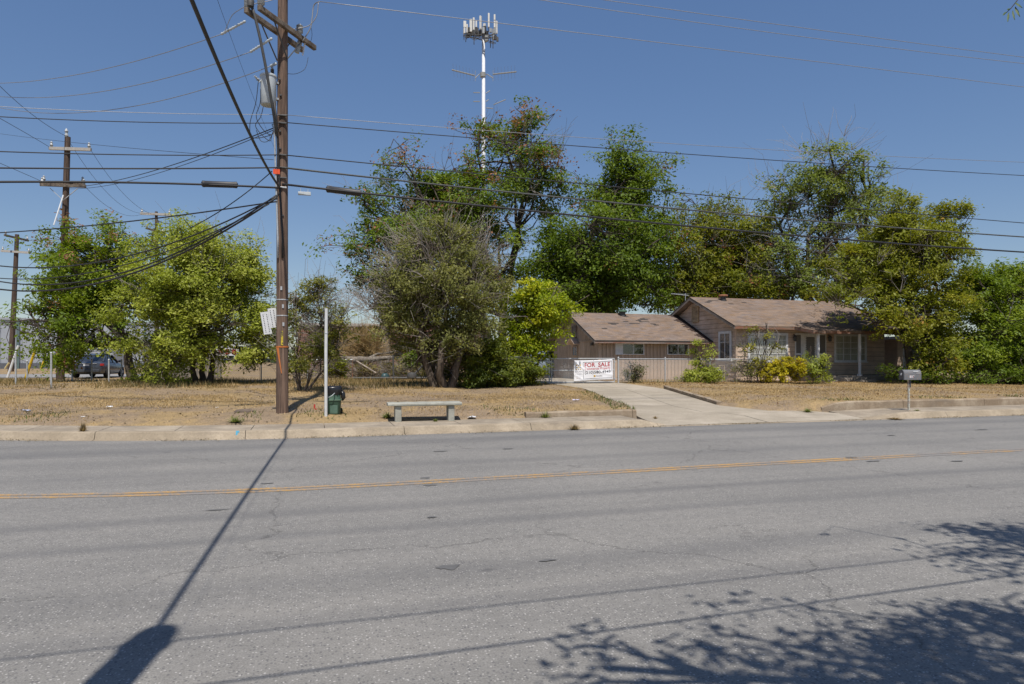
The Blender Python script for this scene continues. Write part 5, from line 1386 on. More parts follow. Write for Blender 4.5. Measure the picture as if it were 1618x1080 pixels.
shrub('vine thicket on the fence between the two nearest trees', 770, 27.3, [lob(752, 588, 27.2, 24, 22), lob(785, 586, 27.5, 26, 24), lob(765, 562, 27.4, 32, 24), lob(815, 588, 28, 26, 22), lob(838, 592, 28.4, 18, 16), lob(740, 572, 27.2, 22, 26)], 620, 36, .115, [(.085, .125, .018), (.15, .185, .024), (.28, .28, .034)], 37, crad=.28, bare=30, barelen=.4)
shrub('wild green bush mound beyond the fallen pipe', 650, 36.5, [lob(650, 568, 37, 26, 16), lob(675, 575, 37, 26, 18), lob(640, 582, 36.5, 18, 10), lob(695, 560, 38, 20, 20)], 240, 28, .12, MDG, 38, crad=.3, bare=30, barelen=.5)
shrub('tall dry reed clump with yellow stems behind the fence rail', 577, 37, [lob(570, 548, 37, 22, 26), lob(592, 552, 37, 16, 22), lob(555, 558, 37, 12, 18)], 60, 14, .16, [(.10, .11, .03), (.22, .18, .06), (.30, .22, .09)], 39, bare=130, barelen=.9, barecol=simple('straw_stems', (.42, .30, .14), (.3, .2, .09)), limbs=False, twig=.009, asp=.22)
shrub('green bush mass below the dead tree in front of the brick building', 590, 42, [lob(600, 538, 43, 40, 22), lob(560, 536, 44, 34, 22), lob(640, 545, 43, 34, 24), lob(525, 545, 44, 30, 20), lob(670, 540, 43, 30, 26)], 380, 30, .15, OLV, 40, crad=.4, bare=50)
shrub('low green sprouts round the trunk of the dark left tree', 228, 30.5, [lob(232, 590, 30, 16, 16), lob(222, 602, 30, 12, 8), lob(262, 585, 30, 12, 22)], 120, 22, .10, LIM, 41)
shrub('dark undergrowth beneath the right trees along the lawn edge', 1470, 31, [lob(1420, 592, 31, 30, 10), lob(1480, 592, 31, 40, 10), lob(1560, 592, 31, 45, 9), lob(1620, 592, 31.5, 40, 10)], 260, 26, .11, DKG, 42, crad=.3)
shrub('overgrown weeds and saplings behind the tall pole', 470, 31, [lob(470, 575, 33, 22, 14), lob(540, 580, 34, 24, 12), lob(410, 560, 31, 30, 30), lob(430, 520, 33, 22, 36)], 220, 26, .12, OLV, 43, crad=.32, bare=50)

# the tree behind the camera whose shade falls on the asphalt
NT0 = np.array([*c2w(5.6, -.6), .1])
def cl(X, D, z): return np.array([*c2w(X, D), z])
NL = [(cl(2.1, .95, 5.3), np.array([1.0, .6, .5])), (cl(2.7, .75, 5.5), np.array([1.3, .85, .6])), (cl(.85, 1.05, 5.0), np.array([.7, .32, .28])), (cl(4.0, 1.0, 5.6), np.array([1.2, .8, .6])), (cl(5.0, 3.2, 5.8), np.array([.8, .7, .4])), (cl(4.8, -.3, 6.2), np.array([1.6, 1.0, .8])), (cl(3.3, 1.5, 5.4), np.array([.9, .45, .3]))]
nt = tree('tree', 'roadside tree beside the viewer shading the near asphalt', NT0, NL, 330, 26, .10, MDG, 51, .16, 1, crad=.30, gap=.55, twig=.008, droop=.8)
# its hanging twig at the upper right corner
tw0 = W(1640, -60, 4.6); tp = [W(1640, -60, 4.6), W(1622, -20, 4.6), W(1606, 2, 4.55), W(1598, 12, 4.5), W(1590, 20, 4.5)]
ntb = Vector(NT0)
obj('twig', MB().tube([Vector(cl(4.3, 2.6, 5.4)) - ntb, Vector(cl(4.0, 3.8, 4.9)) - ntb] + [Vector(p) - ntb for p in tp], [.012, .008, .005, .004, .0035, .003, .002], 6), BARK, nt, smooth=True)
LG = simple('leaf_green', (.06, .10, .02), (.045, .075, .016), .6)
for (xa, ya, xb, yb, w) in ((1605, 3, 1616, 12, 5), (1605, 10, 1612, 26, 5.5), (1601, 16, 1604, 31, 4), (1595, 19, 1593, 34, 4), (1591, 18, 1585, 24, 3), (1597, 13, 1592, 15, 3)):
    A = Vector(W(xa, ya, 4.5)) - ntb; B = Vector(W(xb, yb, 4.45)) - ntb; d = B - A; s = d.cross(Vector((SP, CP, 0))).normalized() * (w * 4.5 / FPX / 2); bk = Vector((SP, CP, .3)) * .006
    pr = [(0, 0), (.2, .7), (.45, 1), (.75, .65), (1, 0)]; m = MB()
    L_ = [A + d * t + s * k + bk for t, k in pr]; Rr = [A + d * t - s * k + bk for t, k in pr]; Md = [A + d * t for t, k in pr]
    m.v = [tuple(v) for v in L_ + Md + Rr]
    for i in range(4): m.f += [(i, i + 1, 6 + i, 5 + i), (5 + i, 6 + i, 11 + i, 10 + i)]
    obj('leaf', m, LG, nt)

# ------------------------------------------------------------------ grass and ground litter
def grass(name, label, n, xr, yr, h, w, pal, seed, mask, lean=.5, cat='grass'):
    rng = np.random.default_rng(seed)
    x = rng.uniform(*xr, n); y = rng.uniform(*yr, n)
    k = mask(x, y, rng); x, y = x[k], y[k]; n = len(x)
    z = terr(x, y, .05); P = np.stack([x, y, z], 1)
    a = rng.uniform(0, 2 * np.pi, n); hh = h * rng.uniform(.35, 1.35, n); ww = w * rng.uniform(.7, 1.3, n)
    d = np.stack([np.cos(a), np.sin(a), np.zeros(n)], 1); b = rng.uniform(0, 2 * np.pi, n); le = rng.uniform(0, lean, n) * hh * 1.6
    tip = P + np.stack([np.cos(b) * le, np.sin(b) * le, hh], 1)
    V = np.stack([P - d * ww[:, None] / 2 - [0, 0, .01], P + d * ww[:, None] / 2 - [0, 0, .01], tip], 1).reshape(-1, 3)
    F = np.arange(3 * n).reshape(-1, 3)
    pal = np.array(pal); ci = (np.sin(x * .9 + seed) * np.sin(y * 1.3 + x * .4) * .25 + .5 + rng.normal(0, .22, n)).clip(0, .999) * (len(pal) - 1)
    lo_ = ci.astype(int); f = (ci - lo_)[:, None]; col = pal[lo_] * (1 - f) + pal[np.minimum(lo_ + 1, len(pal) - 1)] * f
    col *= rng.normal(1, .18, (n, 1)).clip(.5, 1.6)
    o = link(name, npmesh(name, V, F, np.repeat(col, 3, 0)), DRYGRASS); o['label'] = label; o['category'] = cat; return stuff(o)
def lawn(x, y, rng):
    q = y - K(x); l, r = drv(q)
    ok = (q > 1.5) & ~((x > l - .1) & (x < r + .22)) & (y < 60)
    ok &= ~((x > 14.2) & (q < 1.62)) & ~((x > 5.2) & (x < 8.5) & (q < 1.62))
    return ok
def bare_mask(x, y):
    f = np.sin(x * .55 + 1.3 * np.sin(y * .33)) * np.sin(y * .8 + .7 * np.sin(x * .4)) + .35 * np.sin(x * 2.1 + y * 1.4)
    return f
STRAW = [(.29, .20, .10), (.42, .29, .135), (.54, .385, .19), (.45, .315, .15), (.25, .19, .09)]
def m1(x, y, rng):
    q = y - K(x); f = bare_mask(x, y); p = np.where(x > 13, .30 + .45 * sm((f + .6) / .7), .06 + .85 * sm((f + .15) / .6)) * (.35 + .65 * sm((q - 1.6) / 4))
    return lawn(x, y, rng) & (rng.random(len(x)) < p)
grass('dry_grass', 'dry straw coloured lawn grass across the lot and house yard', 470000, (-18, 34), (16.5, 36), .048, .017, STRAW, 61, m1, .9)
def m2(x, y, rng):
    q = y - K(x); t = np.sin(x * 1.15 + 2) + np.sin(x * 2.7) * .6
    near = (q < 3.2) & (t > .55) & (x < 8.5); edge = (x > 7.6) & (x < 10.3) & (np.abs(x - drv(q)[0] + .35) < .4) & (q < 8)
    right = (x > 14) & (q < 2.3) & (np.sin(x * 1.7) > .2)
    return lawn(x, y, rng) & ((near & (rng.random(len(x)) < .35)) | (edge & (rng.random(len(x)) < .6)) | (right & (rng.random(len(x)) < .5)))
grass('green_weeds', 'patches of low green weeds along the pavement and driveway edges', 60000, (-14, 30), (16.4, 24), .075, .028, [(.06, .09, .022), (.10, .13, .035), (.20, .17, .06)], 62, m2, .9)
def m3(x, y, rng):
    f = np.sin(x * .8) + np.sin(x * 2.3 + y) * .5
    X = x * CP - y * SP; D = x * SP + y * CP; px = 809 + FPX * X / D
    band = (D > 25.5) & (D < 34) & (px < 700); fence = (np.abs(y - 28.0) < .5) & (x > 2) & (x < 21)
    return lawn(x, y, rng) & ((band & (rng.random(len(x)) < .30 + .2 * f)) | (fence & (rng.random(len(x)) < .25)))
grass('tall_dry_grass', 'taller straw and olive weeds in front of the left trees and along the fence', 130000, (-18, 22), (22, 40), .20, .026, [(.09, .10, .035), (.17, .14, .06), (.34, .24, .11), (.42, .30, .15)], 63, m3, .6)
def litter(name, label, n, xr, yr, size, pal, seed, mask, lift=.012, cat='leaf litter'):
    rng = np.random.default_rng(seed); x = rng.uniform(*xr, n); y = rng.uniform(*yr, n); k = mask(x, y, rng); x, y = x[k], y[k]
    z = terr(x, y, .05) + lift; C = np.stack([x, y, z], 1); pal = np.array(pal); col = pal[rng.integers(0, len(pal), len(x))] * rng.normal(1, .2, (len(x), 1)).clip(.5, 1.5)
    V, F, c = leaves_np(C, size, rng, col, 3.0, None, .7); o = link(name, npmesh(name, V, F, c), LEAF); o['label'] = label; o['category'] = cat; return stuff(o)
litter('fallen_leaves', 'brown fallen leaves over the house lawn and round the hedge', 9000, (13, 34), (17, 29), .075, [(.16, .075, .03), (.24, .13, .055), (.10, .05, .025)], 71, lambda x, y, r: lawn(x, y, r) & (r.random(len(x)) < np.where(y > 26, .9, .22)))
litter('ground_debris', 'small dark clods and dead leaves over the vacant lot', 9000, (-16, 11), (16.6, 30), .05, [(.12, .085, .055), (.20, .14, .085), (.09, .065, .045)], 72, lambda x, y, r: lawn(x, y, r) & (r.random(len(x)) < .7))

rng = np.random.default_rng(90); n = 5000; gxu = rng.uniform(-12, 26, n); gq = -np.abs(rng.normal(0, .11, n)) - .17 + .16 * (rng.random(n) < .25)
gq = np.where((gxu > 8.2) & (gxu < 14.6), gq + .1, gq); keep = np.sin(gxu * 1.9) + np.sin(gxu * .7 + 1) * .8 + rng.normal(0, .6, n) > .1; gxu, gq = gxu[keep], gq[keep]
C = np.stack([gxu, K(gxu) + gq, np.full(len(gxu), .018)], 1); pal_ = np.array([(.20, .15, .10), (.12, .09, .065), (.30, .24, .17), (.34, .30, .25)])
V, F, c = leaves_np(C, .035, rng, pal_[rng.integers(0, 4, len(C))], 3.0, None, .7); o = link('gutter_grit', npmesh('gutter_grit', V, F, c), LEAF); o['label'] = 'grit and dead leaves gathered along the gutter'; o['category'] = 'grit'; stuff(o)
# dead weed tufts on the kerb and single weed clumps
def tuft(name, label, px, py, r_, h, n, pal, seed, cat='weed'):
    rng = np.random.default_rng(seed); p, D = hit(px, py); segs = []
    q_ = p[1] - float(K(p[0])); base = np.array([p[0], p[1], p[2]])
    if 8.37 < p[0] < 14.62 and q_ < 1.36: base[2] = float(drive_z(q_)) + .006
    elif q_ < .2:
        base[1] = float(K(p[0])) + (-.19 if 'gutter' in label else .215); base[2] = .006 if 'gutter' in label else .164
    a = rng.uniform(0, 6.28, n); e = rng.uniform(.1, 1.45, n); L = h * rng.uniform(.5, 1.2, n)
    T_ = np.stack([np.cos(a) * np.sin(e) * L * r_ / h, np.sin(a) * np.sin(e) * L * r_ / h, np.abs(np.cos(e)) * L], 1)
    B = T_ * np.array([.15, .15, 0]); s = np.stack([-np.sin(a), np.cos(a), np.zeros(n)], 1) * .011
    V = np.stack([B - s, B + s, T_], 1).reshape(-1, 3); pal = np.array(pal); col = pal[rng.integers(0, len(pal), n)] * rng.normal(1, .2, (n, 1)).clip(.5, 1.5)
    o = link(name, npmesh(name, V, np.arange(3 * n).reshape(-1, 3), np.repeat(col, 3, 0)), DRYGRASS, loc=base); return tag(o, label, cat)
BRN = [(.26, .19, .11), (.38, .28, .16), (.17, .13, .075)]; GRN = [(.12, .16, .04), (.2, .24, .06), (.3, .3, .11)]
tuft('weed_clump', 'dead brown weed clump sprouting from the kerb at left', 126, 684, .17, .20, 110, BRN, 1)
tuft('weed_clump', 'dead brown tuft lying in the gutter near the driveway', 903, 676, .26, .14, 150, BRN, 2)
tuft('weed_clump', 'small dry weed clump at the driveway corner', 1042, 669, .14, .08, 70, BRN, 3)
tuft('weed_clump', 'green weed clump right of the bench behind the pavement', 862, 660, .22, .22, 120, GRN, 4)
tuft('weed_clump', 'green weed growing at the left end of the bench', 612, 660, .25, .16, 180, GRN, 5)
tuft('weed_clump', 'low green weed by the tall pole', 372, 667, .35, .14, 150, GRN, 6)
tuft('weed_clump', 'green weed at the start of the long retaining wall', 1276, 649, .26, .13, 120, GRN, 7)
tuft('weed_clump', 'tall green weed beside the driveway left edge', 1001, 655, .12, .26, 160, GRN, 8)
tuft('weed_clump', 'small green weed under the bench middle', 688, 666, .10, .09, 80, GRN, 9)
tuft('weed_clump', 'green weed tuft at the mailbox foot', 1449, 649, .16, .05, 100, GRN, 10)
tuft('weed_clump', 'dry leaves and weed heap in the gutter left of the mailbox', 1405, 660, .4, .05, 220, BRN, 11)
# litter
def scrap(label, px, py, w, h, c, seed):
    r = random.Random(seed); p, D = hit(px, py); m = MB(); n = 5; 
    for i in range(n + 1):
        for j in range(n + 1): m.v.append(((i / n - .5) * w, (j / n - .5) * h, .02 + .35 * min(w, h) * r.random()))
    for i in range(n):
        for j in range(n): b = i * (n + 1) + j; m.f.append((b, b + n + 1, b + n + 2, b + 1))
    o = obj('paper_scrap', m, simple('scrap%d' % seed, c, None, .7), None, loc=p, rz=r.random() * 3); o.data.materials[0].name = 'crumpled_paper'; return tag(o, label, 'litter')
scrap('crumpled white paper right of the bench', 746, 661, .20, .14, (.62, .63, .66), 1); scrap('white and violet wrapper near the driveway', 910, 633, .20, .10, (.58, .56, .72), 2)
scrap('pale blue scrap lying on the left lot', 41, 650, .24, .10, (.38, .44, .6), 3); scrap('white scrap on the left lot near a weed row', 173, 644, .10, .14, (.75, .76, .78), 4)
scrap('tiny white scrap on dirt near the left kerb', 131, 660, .10, .06, (.7, .7, .7), 5); scrap('white scrap in the grass under the lime tree', 343, 645, .06, .06, (.72, .72, .72), 6)
p, _ = hit(385, 651)
m = MB(); r = random.Random(5)
rings = [[(.22 * k * math.cos(a) * (1 + .15 * math.sin(3 * a)), .13 * k * math.sin(a) * (1 + .12 * math.cos(2 * a)), z) for a in np.linspace(0, 6.283, 15)[:-1]] for k, z in ((1, -.03), (1.02, .02), (.85, .055), (.4, .075))]
tag(obj('flat_stone', loft(rings), simple('brown_stone', (.16, .125, .10), (.10, .08, .065), .9, .2, 9, bump=.4), None, loc=p), 'flat brown stone lying on the dirt left of the tall pole', 'stone')
p, _ = hit(497, 647)
tag(obj('survey_mark', MB().box(-.02, .02, -.003, .003, -.03, .14).box(.0, .06, -.003, .003, .0, .03), simple('red_flag', (.5, .05, .04)), None, loc=p), 'small red utility marker stuck in dirt between pole and post', 'marker')
p, _ = hit(374, 683)
tag(obj('paint_mark', MB().box(-.02, .02, -.004, .004, 0, .12, Matrix.Rotation(-.3, 4, 'X')).box(.02, .05, -.004, .004, .08, .12, Matrix.Rotation(-.3, 4, 'X')), simple('blue_spray', (.10, .38, .55)), None, loc=(p[0], float(K(p[0])) + .016, .05)), 'light blue spray paint mark on the kerb face', 'paint mark')

# ------------------------------------------------------------------ far background
WAREM = simple('pale_blue_grey_sheet', (.40, .43, .47), (.34, .365, .40), .5, .4, 1.5)
def block_building(name, label, cat, A, B, depth, h, mat, ribs=None, roofm=None):
    A = Vector((A[0], A[1], .4)); B = Vector((B[0], B[1], .4)); L = (B - A).length
    t = tag(empty(name, A, math.atan2(B.y - A.y, B.x - A.x)), label, cat)
    obj('wall', MB().box(0, L, 0, depth, 0, h), mat, t); obj('parapet', MB().box(-.1, L + .1, -.12, depth + .1, h + .002, h + .28), roofm or mat, t)
    if ribs:
        rm = MB().box(-.04, .04, -.06, -.002, 0, h).mesh('rib'); x = ribs / 2; 
        while x < L: link('rib', rm, mat, t, loc=(x, 0, 0)); x += ribs
    return t, L
t, L = block_building('warehouse', 'pale blue-grey metal warehouse behind the left trees', 'building', W(-120, 560, 72), W(300, 560, 92), 25, 5.6, WAREM, 1.0)
obj('gutter_pipe', MB().box(8.0, 8.25, -.2, -.065, 0, 5.6), simple('teal_pipe', (.14, .2, .2), None, .6), t); obj('gutter_pipe', MB().box(21.5, 21.7, -.2, -.065, 0, 5.6), MATS['teal_pipe'], t)
obj('dark_base', MB().box(.2, L, -.09, -.062, 0, .7), simple('grey_base', (.14, .15, .17), None, .8), t)
obj('door', MB().box(18, 19.1, -.10, -.063, 0, 2.2), simple('grey_door', (.2, .21, .23), None, .6), t)
sg = obj('sign', MB().box(27, 34, -.16, -.09, 1.6, 3.2), WHITEP, t)
for k in range(7): obj('lettering', MB().box(27.3 + k * .95, 27.3 + k * .95 + .6, -.18, -.161, 1.8, 2.5).box(27.45 + k * .95, 27.75 + k * .95, -.182, -.181, 2.0, 2.3), REDI, sg)
BRK = NT('brown_brick')
bt = BRK.n('ShaderNodeTexBrick', i_Scale=1.0); bt.inputs['Color1'].default_value = (.19, .085, .06, 1); bt.inputs['Color2'].default_value = (.14, .065, .048, 1); bt.inputs['Mortar'].default_value = (.24, .2, .17, 1)
bt.inputs['Brick Width'].default_value = .4; bt.inputs['Row Height'].default_value = .14; bt.inputs['Mortar Size'].default_value = .015
mp = BRK.n('ShaderNodeMapping'); mp.inputs['Rotation'].default_value = (math.pi / 2, 0, 0); BRK.l(BRK.tc(), mp.inputs[0]); BRK.l(mp.outputs[0], bt.inputs['Vector']); BRK.col(bt.outputs['Color'], .9, .2)
t, L = block_building('brick_building', 'long low brown brick building beyond the vacant lot', 'building', W(470, 560, 66), W(760, 560, 70), 18, 4.4, BRK.m, None, simple('pale_coping', (.42, .39, .36), None, .8))
for k in range(5):
    o = obj('window', MB().box(1.5 + k * 3.4, 3.1 + k * 3.4, -.05, -.003, 1.2, 2.6), DKMET, t); obj('pane', MB().box(1.6 + k * 3.4, 3.0 + k * 3.4, -.06, -.052, 1.3, 2.5), GLASS, o)
# carport shed behind the gate, neighbour shed at right
ca = W(846, 560, 41); cb = W(905, 560, 41)
t = tag(empty('carport', (ca[0], ca[1], .6)), 'open brown carport seen behind the gate left of the garage', 'carport')
Lc = cb[0] - ca[0] + .8
obj('roof', MB().box(-.8, Lc, -.4, 5, 2.1, 2.22), RAKE, t); obj('fascia', MB().box(-.82, Lc, -.43, -.402, 1.96, 2.21), FASCIA, t)
obj('back_wall', MB().box(-.8, Lc, 4.6, 4.75, 0, 2.098), simple('white_block', (.52, .51, .49), (.40, .39, .37)), t)
for x in (-.6, Lc - .2): obj('post', MB().box(x, x + .1, -.2, -.1, 0, 2.1), RAKE, t)
sa = W(1418, 560, 37)
t = tag(empty('shed', (sa[0], sa[1], .6)), 'small pale shed showing through the leaves right of the house', 'shed')
obj('wall', MB().box(0, 5, 0, 4, 0, 2.1), SIDING, t); obj('roof', MB().box(-.3, 5.3, -.5, 4.2, 2.102, 2.25), simple('white_metal_roof', (.62, .65, .70), (.5, .52, .57), .4), t); obj('door', MB().box(.6, 1.5, -.03, -.002, 0, 1.9), DKMET, t)
# grey picket fence beyond the lime tree
A = ground_at(228, 38); B = ground_at(350, 40); L = math.hypot(B[0] - A[0], B[1] - A[1])
pf = tag(empty('picket_fence', A, math.atan2(B[1] - A[1], B[0] - A[0])), 'weathered grey wooden board fence behind the lime green tree', 'fence')
PWK = mat_wood('grey_fence_boards', (.24, .22, .195), (.13, .115, .10), (1, 1, .08), 12); pm = MB().add([(0, 0, 0), (.13, 0, 0), (.13, .02, 0), (0, .02, 0), (0, 0, 1.5), (.13, 0, 1.5), (.13, .02, 1.5), (0, .02, 1.5), (.065, 0, 1.56), (.065, .02, 1.56)], [(0, 3, 2, 1), (0, 1, 5, 8, 4), (2, 3, 7, 9, 6), (1, 2, 6, 9, 8, 5), (3, 0, 4, 8, 9, 7)]).mesh('board')
r = random.Random(9); x = 0
while x < L:
    if r.random() > .06:
        o = link('board', pm, PWK, pf, loc=(x, 0, r.uniform(-.04, .03))); o.rotation_euler = (0, r.uniform(-.02, .02), 0)
    x += .155
for z in (.35, 1.15): obj('rail', MB().box(0, L, .021, .06, z, z + .09), PWK, pf)
# bare pipe fence: posts at left and rail with end post
lone = [(25, 608, 1.35), (43, 604, .95), (81, 613, 1.32), (114, 602, 1.0), (145, 602, 1.0), (172, 603, 1.0), (192, 601, 1.0)]
words = ['leftmost', 'second', 'tallest, third', 'fourth', 'fifth', 'sixth', 'rightmost']
for (px, py, h), w in zip(lone, words):
    p, D = hit(px, py); o = tag(empty('fence_post', p), '%s bare steel fence post in the row before the parked car, counted from left' % w, 'fence post', 'bare steel fence posts at left')
    obj('tube', MB().tube([(0, 0, -.1), (0, 0, h)], .035, 10), GALV, o, autosm=True); obj('cap', MB().lathe([(.04, 0), (.042, .03), (.02, .06)], (0, 0, h), 10), GALV, o)
A = ground_at(335, 33); B = ground_at(557, 34.5)
rf = tag(empty('pipe_rail_fence', A), 'galvanised pipe rail fence running left from the brush pile', 'fence')
RB = Vector(rel(B, A)); zr = 1.0
obj('rail', MB().tube([(0, 0, zr), (RB.x, RB.y, zr + RB.z)], .03, 8), GALV, rf)
for f in (0, .34, .67, 1): obj('post', MB().tube([(RB.x * f, RB.y * f, -.1), (RB.x * f, RB.y * f, zr + RB.z * f)], .03, 8), [GALV, simple('rusty_post', (.26, .13, .08), (.17, .09, .06), .8)][f == 1], rf)
for f0, f1 in ((0, .5), (.5, 1)):
    stuff(obj('chain_link_mesh', chainlink((0, 0, 0), (RB.x * .5, RB.y * .5, 0), .95, .03, .1, .003), GALV, rf, loc=(RB.x * f0, RB.y * f0, 0)))
# fallen gate frame and brush pile
A = Vector(W(557, 591, 33)); B = Vector(W(685, 591, 33)); A.z = gz(A.x, A.y) + .14; B.z = gz(B.x, B.y) + .14
fgt = tag(empty('barrier_gate', A), 'low dark pipe barrier gate with slanting braces by the brush pile', 'gate')
obj('bar', MB().tube([(0, 0, 0), B - A], .05, 8), DKMET, fgt); q = lambda px, py: Vector(W(px, py, 33)) - A
obj('brace', MB().tube([q(563, 570), q(594, 589)], .04, 8), RAKE, fgt); obj('brace', MB().tube([q(672, 573), q(655, 591)], .045, 8), DKMET, fgt); obj('post', MB().tube([q(621, 560), q(622, 600)], .04, 8), DKMET, fgt)
obj('wheel_block', MB().lathe([(.1, -.15), (.22, -.12), (.24, .0), (.2, .12), (.08, .15)], q(651, 593), 10), DKMET, fgt, autosm=True)
lg = ground_at(580, 35.5); lgo = tag(empty('fallen_log', lg), 'grey fallen log lying across the brush pile', 'log')
rng = np.random.default_rng(5); P0 = W(540, 569, 35.5) - lg; P1 = W(622, 564, 36.5) - lg
V, F = tubes_np([(bend(P0, P1, 9, .03, rng), np.linspace(.22, .09, 9)), (bend(P0 * .5 + P1 * .5, P1 + np.array([.6, .4, .5]), 6, .08, rng), np.linspace(.09, .02, 6))], 9); obj_l = link('trunk', npmesh('trunk', V, F, smooth=True), BARKP, lgo)
segs = []
for k in range(260):
    a = W(rng.uniform(470, 640), 592, rng.uniform(34, 37)) - lg; a[2] = gz(a[0] + lg[0], a[1] + lg[1]) - lg[2] + rng.uniform(0, .5); e = a + np.array([rng.normal(0, .9), rng.normal(0, .5), rng.uniform(-.1, .5)]); segs.append((bend(a, e, 4, .12, rng), np.linspace(.018, .005, 4)))
V, F = tubes_np(segs, 4); stuff(link('brush', npmesh('brush', V, F), simple('brown_brush', (.17, .13, .095), (.10, .08, .06), .9, .1, 5), lgo))
shrub('low dry weeds and sprouts growing through the brush pile', 600, 34.6, [lob(575, 582, 34.6, 24, 9), lob(615, 580, 34.8, 26, 10), lob(650, 582, 34.8, 22, 9), lob(530, 583, 34.6, 20, 9)], 160, 22, .10, [(.14, .14, .04), (.24, .21, .07), (.34, .26, .11)], 44, crad=.25, bare=60, barelen=.4)
# teal bag
p = W(608, 588, 33.5); tag(obj('rubbish_bag', loft([[(.22 * k * math.cos(a) * (1 + .2 * math.sin(3 * a + z * 9)), .18 * k * math.sin(a), z) for a in np.linspace(0, 6.283, 13)[:-1]] for k, z in ((.8, 0), (1, .1), (.85, .25), (.4, .36))]), simple('dark_teal_plastic', (.04, .08, .085), None, .4), None, loc=(p[0], p[1], gz(p[0], p[1])), smooth=True), 'dark teal rubbish bag on the fallen pipe barrier', 'bag')
# tank and utility bits behind fence
p = hit(1148, 603)[0]; t = tag(empty('gas_meter', (p[0], p[1] + .6, p[2])), 'pale gas meter and pipe against the house behind the fence', 'meter')
obj('meter', MB().lathe([(.1, .18), (.16, .22), (.16, .52), (.1, .58)], (0, 0, 0), 12), PORC, t, autosm=True); obj('pipe', MB().tube([(.28, 0, 0), (.28, 0, .75), (0, 0, .75), (0, 0, .58)], .025, 8), simple('tan_pipe', (.45, .34, .22)), t)
p = hit(1129, 604)[0]; tag(obj('flower_pot', MB().lathe([(.08, 0), (.11, .22), (.125, .22), (.125, .27), (.1, .27)], (0, 0, 0), 14), simple('terracotta', (.50, .30, .24), None, .8), None, loc=(p[0], p[1] + .3, p[2])), 'small terracotta pot at the fence foot near the house corner', 'pot')
# tv aerial behind the garage
p = W(1083, 470, 41); t = tag(empty('tv_aerial', (p[0], p[1], .6)), 'thin tv aerial mast above the garage roof near the gable', 'aerial')
zt = W(1083, 463, 41)[2] - .6
obj('mast', MB().tube([(0, 0, 0), (0, 0, zt)], .02, 6), GALV, t); obj('boom', MB().tube([(-.95, 0, zt - .05), (.25, .1, zt - .12)], .025, 6), GALV, t)
for k in range(6): obj('element', MB().tube([(-.9 + k * .2, -.45, zt - .05), (-.9 + k * .2, .45, zt - .05)], .008, 4), GALV, t)
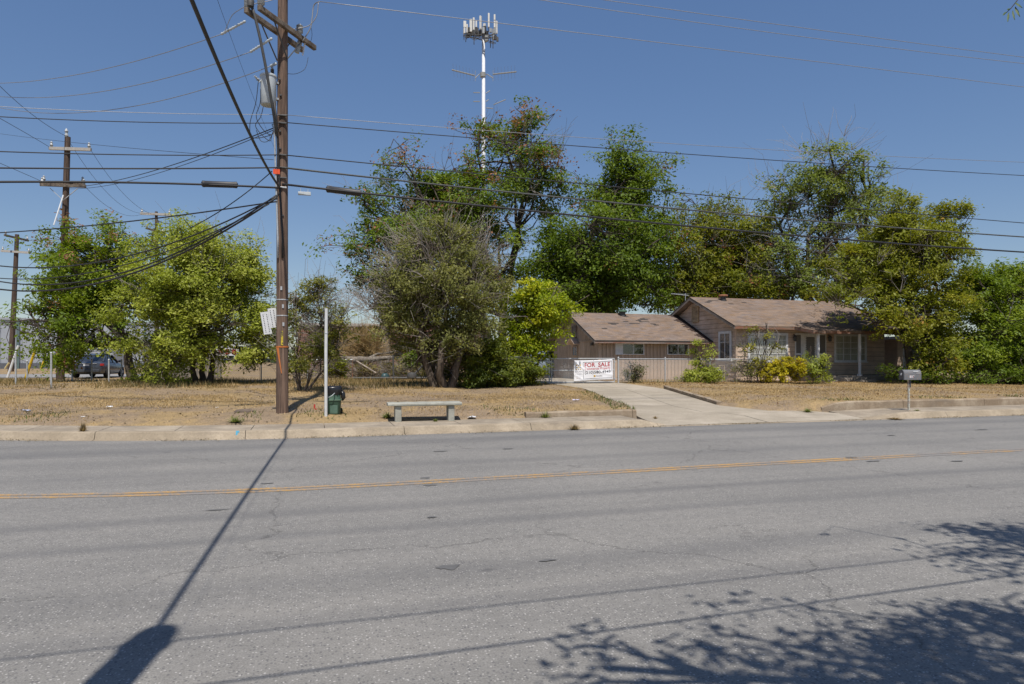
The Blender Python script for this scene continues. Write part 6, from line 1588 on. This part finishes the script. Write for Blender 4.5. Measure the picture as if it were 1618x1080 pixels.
# cars
def loft_car(label, loc, rz, paint):
    t = tag(empty('parked_car', loc, rz), label, 'car')
    # x forward; body sections (x, half width, z bottom, z shoulder, z deck)
    secs = [(-2.28, .70, .42, .62, .72), (-2.22, .80, .30, .72, .92), (-1.9, .88, .24, .80, 1.02), (-1.2, .91, .22, .82, .98), (0, .92, .22, .80, .94), (1.0, .91, .22, .78, .92), (1.7, .88, .24, .72, .84), (2.15, .80, .28, .62, .72), (2.32, .66, .40, .54, .60)]
    rings = []
    for x, w, zb, zs, zd in secs:
        half = [(0, zb), (w * .85, zb), (w * .97, zb + .10), (w, (zb + zs) / 2), (w * .985, zs), (w * .90, zd - .04), (w * .72, zd), (0, zd + .015)]
        rings.append([(x, y, z) for y, z in half] + [(x, -y, z) for y, z in half[-2:0:-1]])
    obj('body', loft(rings), paint, t, autosm=True)
    gs_ = [(-1.75, .74, .68, .98, 1.0), (-1.05, .80, .62, .96, 1.36), (-.4, .82, .60, .94, 1.45), (.25, .82, .60, .93, 1.43), (1.15, .76, .66, .91, .95)]
    rings = []
    for x, w0, w1, z0, z1 in gs_:
        half = [(0, z0), (w0, z0), (w1, z1 - .05), (w1 * .85, z1), (0, z1 + .02)]
        rings.append([(x, y, z) for y, z in half] + [(x, -y, z) for y, z in half[-2:0:-1]])
    cg = simple('car_glass', (.03, .035, .04), (.02, .022, .026), .08, .6, 2)
    obj('windows', loft(rings), cg, t, autosm=True)
    m = MB(); 
    for (x0, a0_, z0_), (x1, a1_, z1_) in (((-1.05, .53, 1.372), (-.4, .51, 1.47)), ((-.4, .51, 1.47), (.25, .51, 1.45)), ((.25, .51, 1.45), (.5, .52, 1.32))):
        m.add([(x0, -a0_, z0_), (x1, -a1_, z1_), (x1, a1_, z1_), (x0, a0_, z0_)], [(0, 1, 2, 3)])
    o = obj('roof_panel', m, paint, t); s_ = o.modifiers.new('t', 'SOLIDIFY'); s_.thickness = .03; s_.offset = 1
    for sy in (-1, 1):
        obj('pillar', MB().bar((-1.7, sy * .72, 1.0), (-1.0, sy * .61, 1.36), .07, .05), paint, t); obj('pillar', MB().bar((-.1, sy * .825, .95), (-.15, sy * .605, 1.41), .07, .03), paint, t); obj('pillar', MB().bar((1.1, sy * .75, .95), (.3, sy * .61, 1.40), .06, .05), paint, t)
        obj('tail_light', MB().box(-2.26, -2.08, sy * .80 - .13, sy * .80 + .07, .74, .88), simple('red_lens', (.35, .02, .02), None, .2, .5), t, bevel=.02)
        obj('headlight', MB().box(2.02, 2.24, sy * .68 - .13, sy * .68 + .1, .58, .70), simple('clear_lens', (.6, .62, .65), None, .1, .6), t, bevel=.02)
        obj('mirror', MB().box(.55, .75, sy * 1.0 - .09, sy * 1.0 + .09, .95, 1.08), paint, t, bevel=.03)
        for x in (-1.38, 1.42):
            Rm = Matrix.Rotation(math.pi / 2, 3, 'X'); w = obj('wheel', MB().lathe([(.2, -.11), (.31, -.11), (.335, -.06), (.335, .06), (.31, .11), (.2, .11)], (x, sy * .83, .335), 22, Rm), MATS['black_rubber'], t, autosm=True)
            obj('rim', MB().lathe([(.04, -.118), (.19, -.10), (.2, 0), (.19, .10), (.04, .118)], (x, sy * .83, .335), 10, Rm), GALV, w)
    obj('bumper', MB().box(-2.34, -2.2, -.72, .72, .36, .54), paint, t, bevel=.04); obj('number_plate', MB().box(-2.275, -2.262, -.16, .16, .70, .84), WHITEP, t); obj('trim_bar', MB().box(-2.285, -2.27, -.55, .55, .87, .90), GALV, t)
    return t
CARP = simple('dark_blue_grey_paint', (.05, .056, .068), (.042, .047, .058), .22, .6, 2)
p = W(157, 600, 43); dirc = math.radians(-14); fx, fy = c2w(math.sin(dirc), math.cos(dirc))
loft_car('dark blue-grey sedan parked on the side street seen from behind', (p[0], p[1], .47), math.atan2(fy, fx), CARP)
p = W(862, 590, 39.5); loft_car('silver-blue car nose partly hidden under the carport', (p[0], p[1], .59), math.radians(200), simple('pale_blue_paint', (.26, .32, .38), None, .3, .5, 2))
# distant trees closing the horizon
rng = np.random.default_rng(77); P = []
for a in np.linspace(-1.1, 1.1, 150):
    D = rng.uniform(150, 200); hh = rng.uniform(3, 7.5); c = np.array([*c2w(D * math.sin(a), D * math.cos(a)), .4])
    P.append(c + np.stack([rng.normal(0, 3.2, 60), rng.normal(0, 2, 60), np.abs(rng.normal(0, 1, 60)).clip(0, 1.7) * hh * .55], 1))
P = np.concatenate(P); col = np.array([(.05, .07, .025)]) * rng.normal(1, .25, (len(P), 1)).clip(.4, 1.7)
V, F, c = leaves_np(P, 1.6, rng, col, .4, None, .8); stuff(link('distant_woods', npmesh('distant_woods', V, F, c), LEAF))
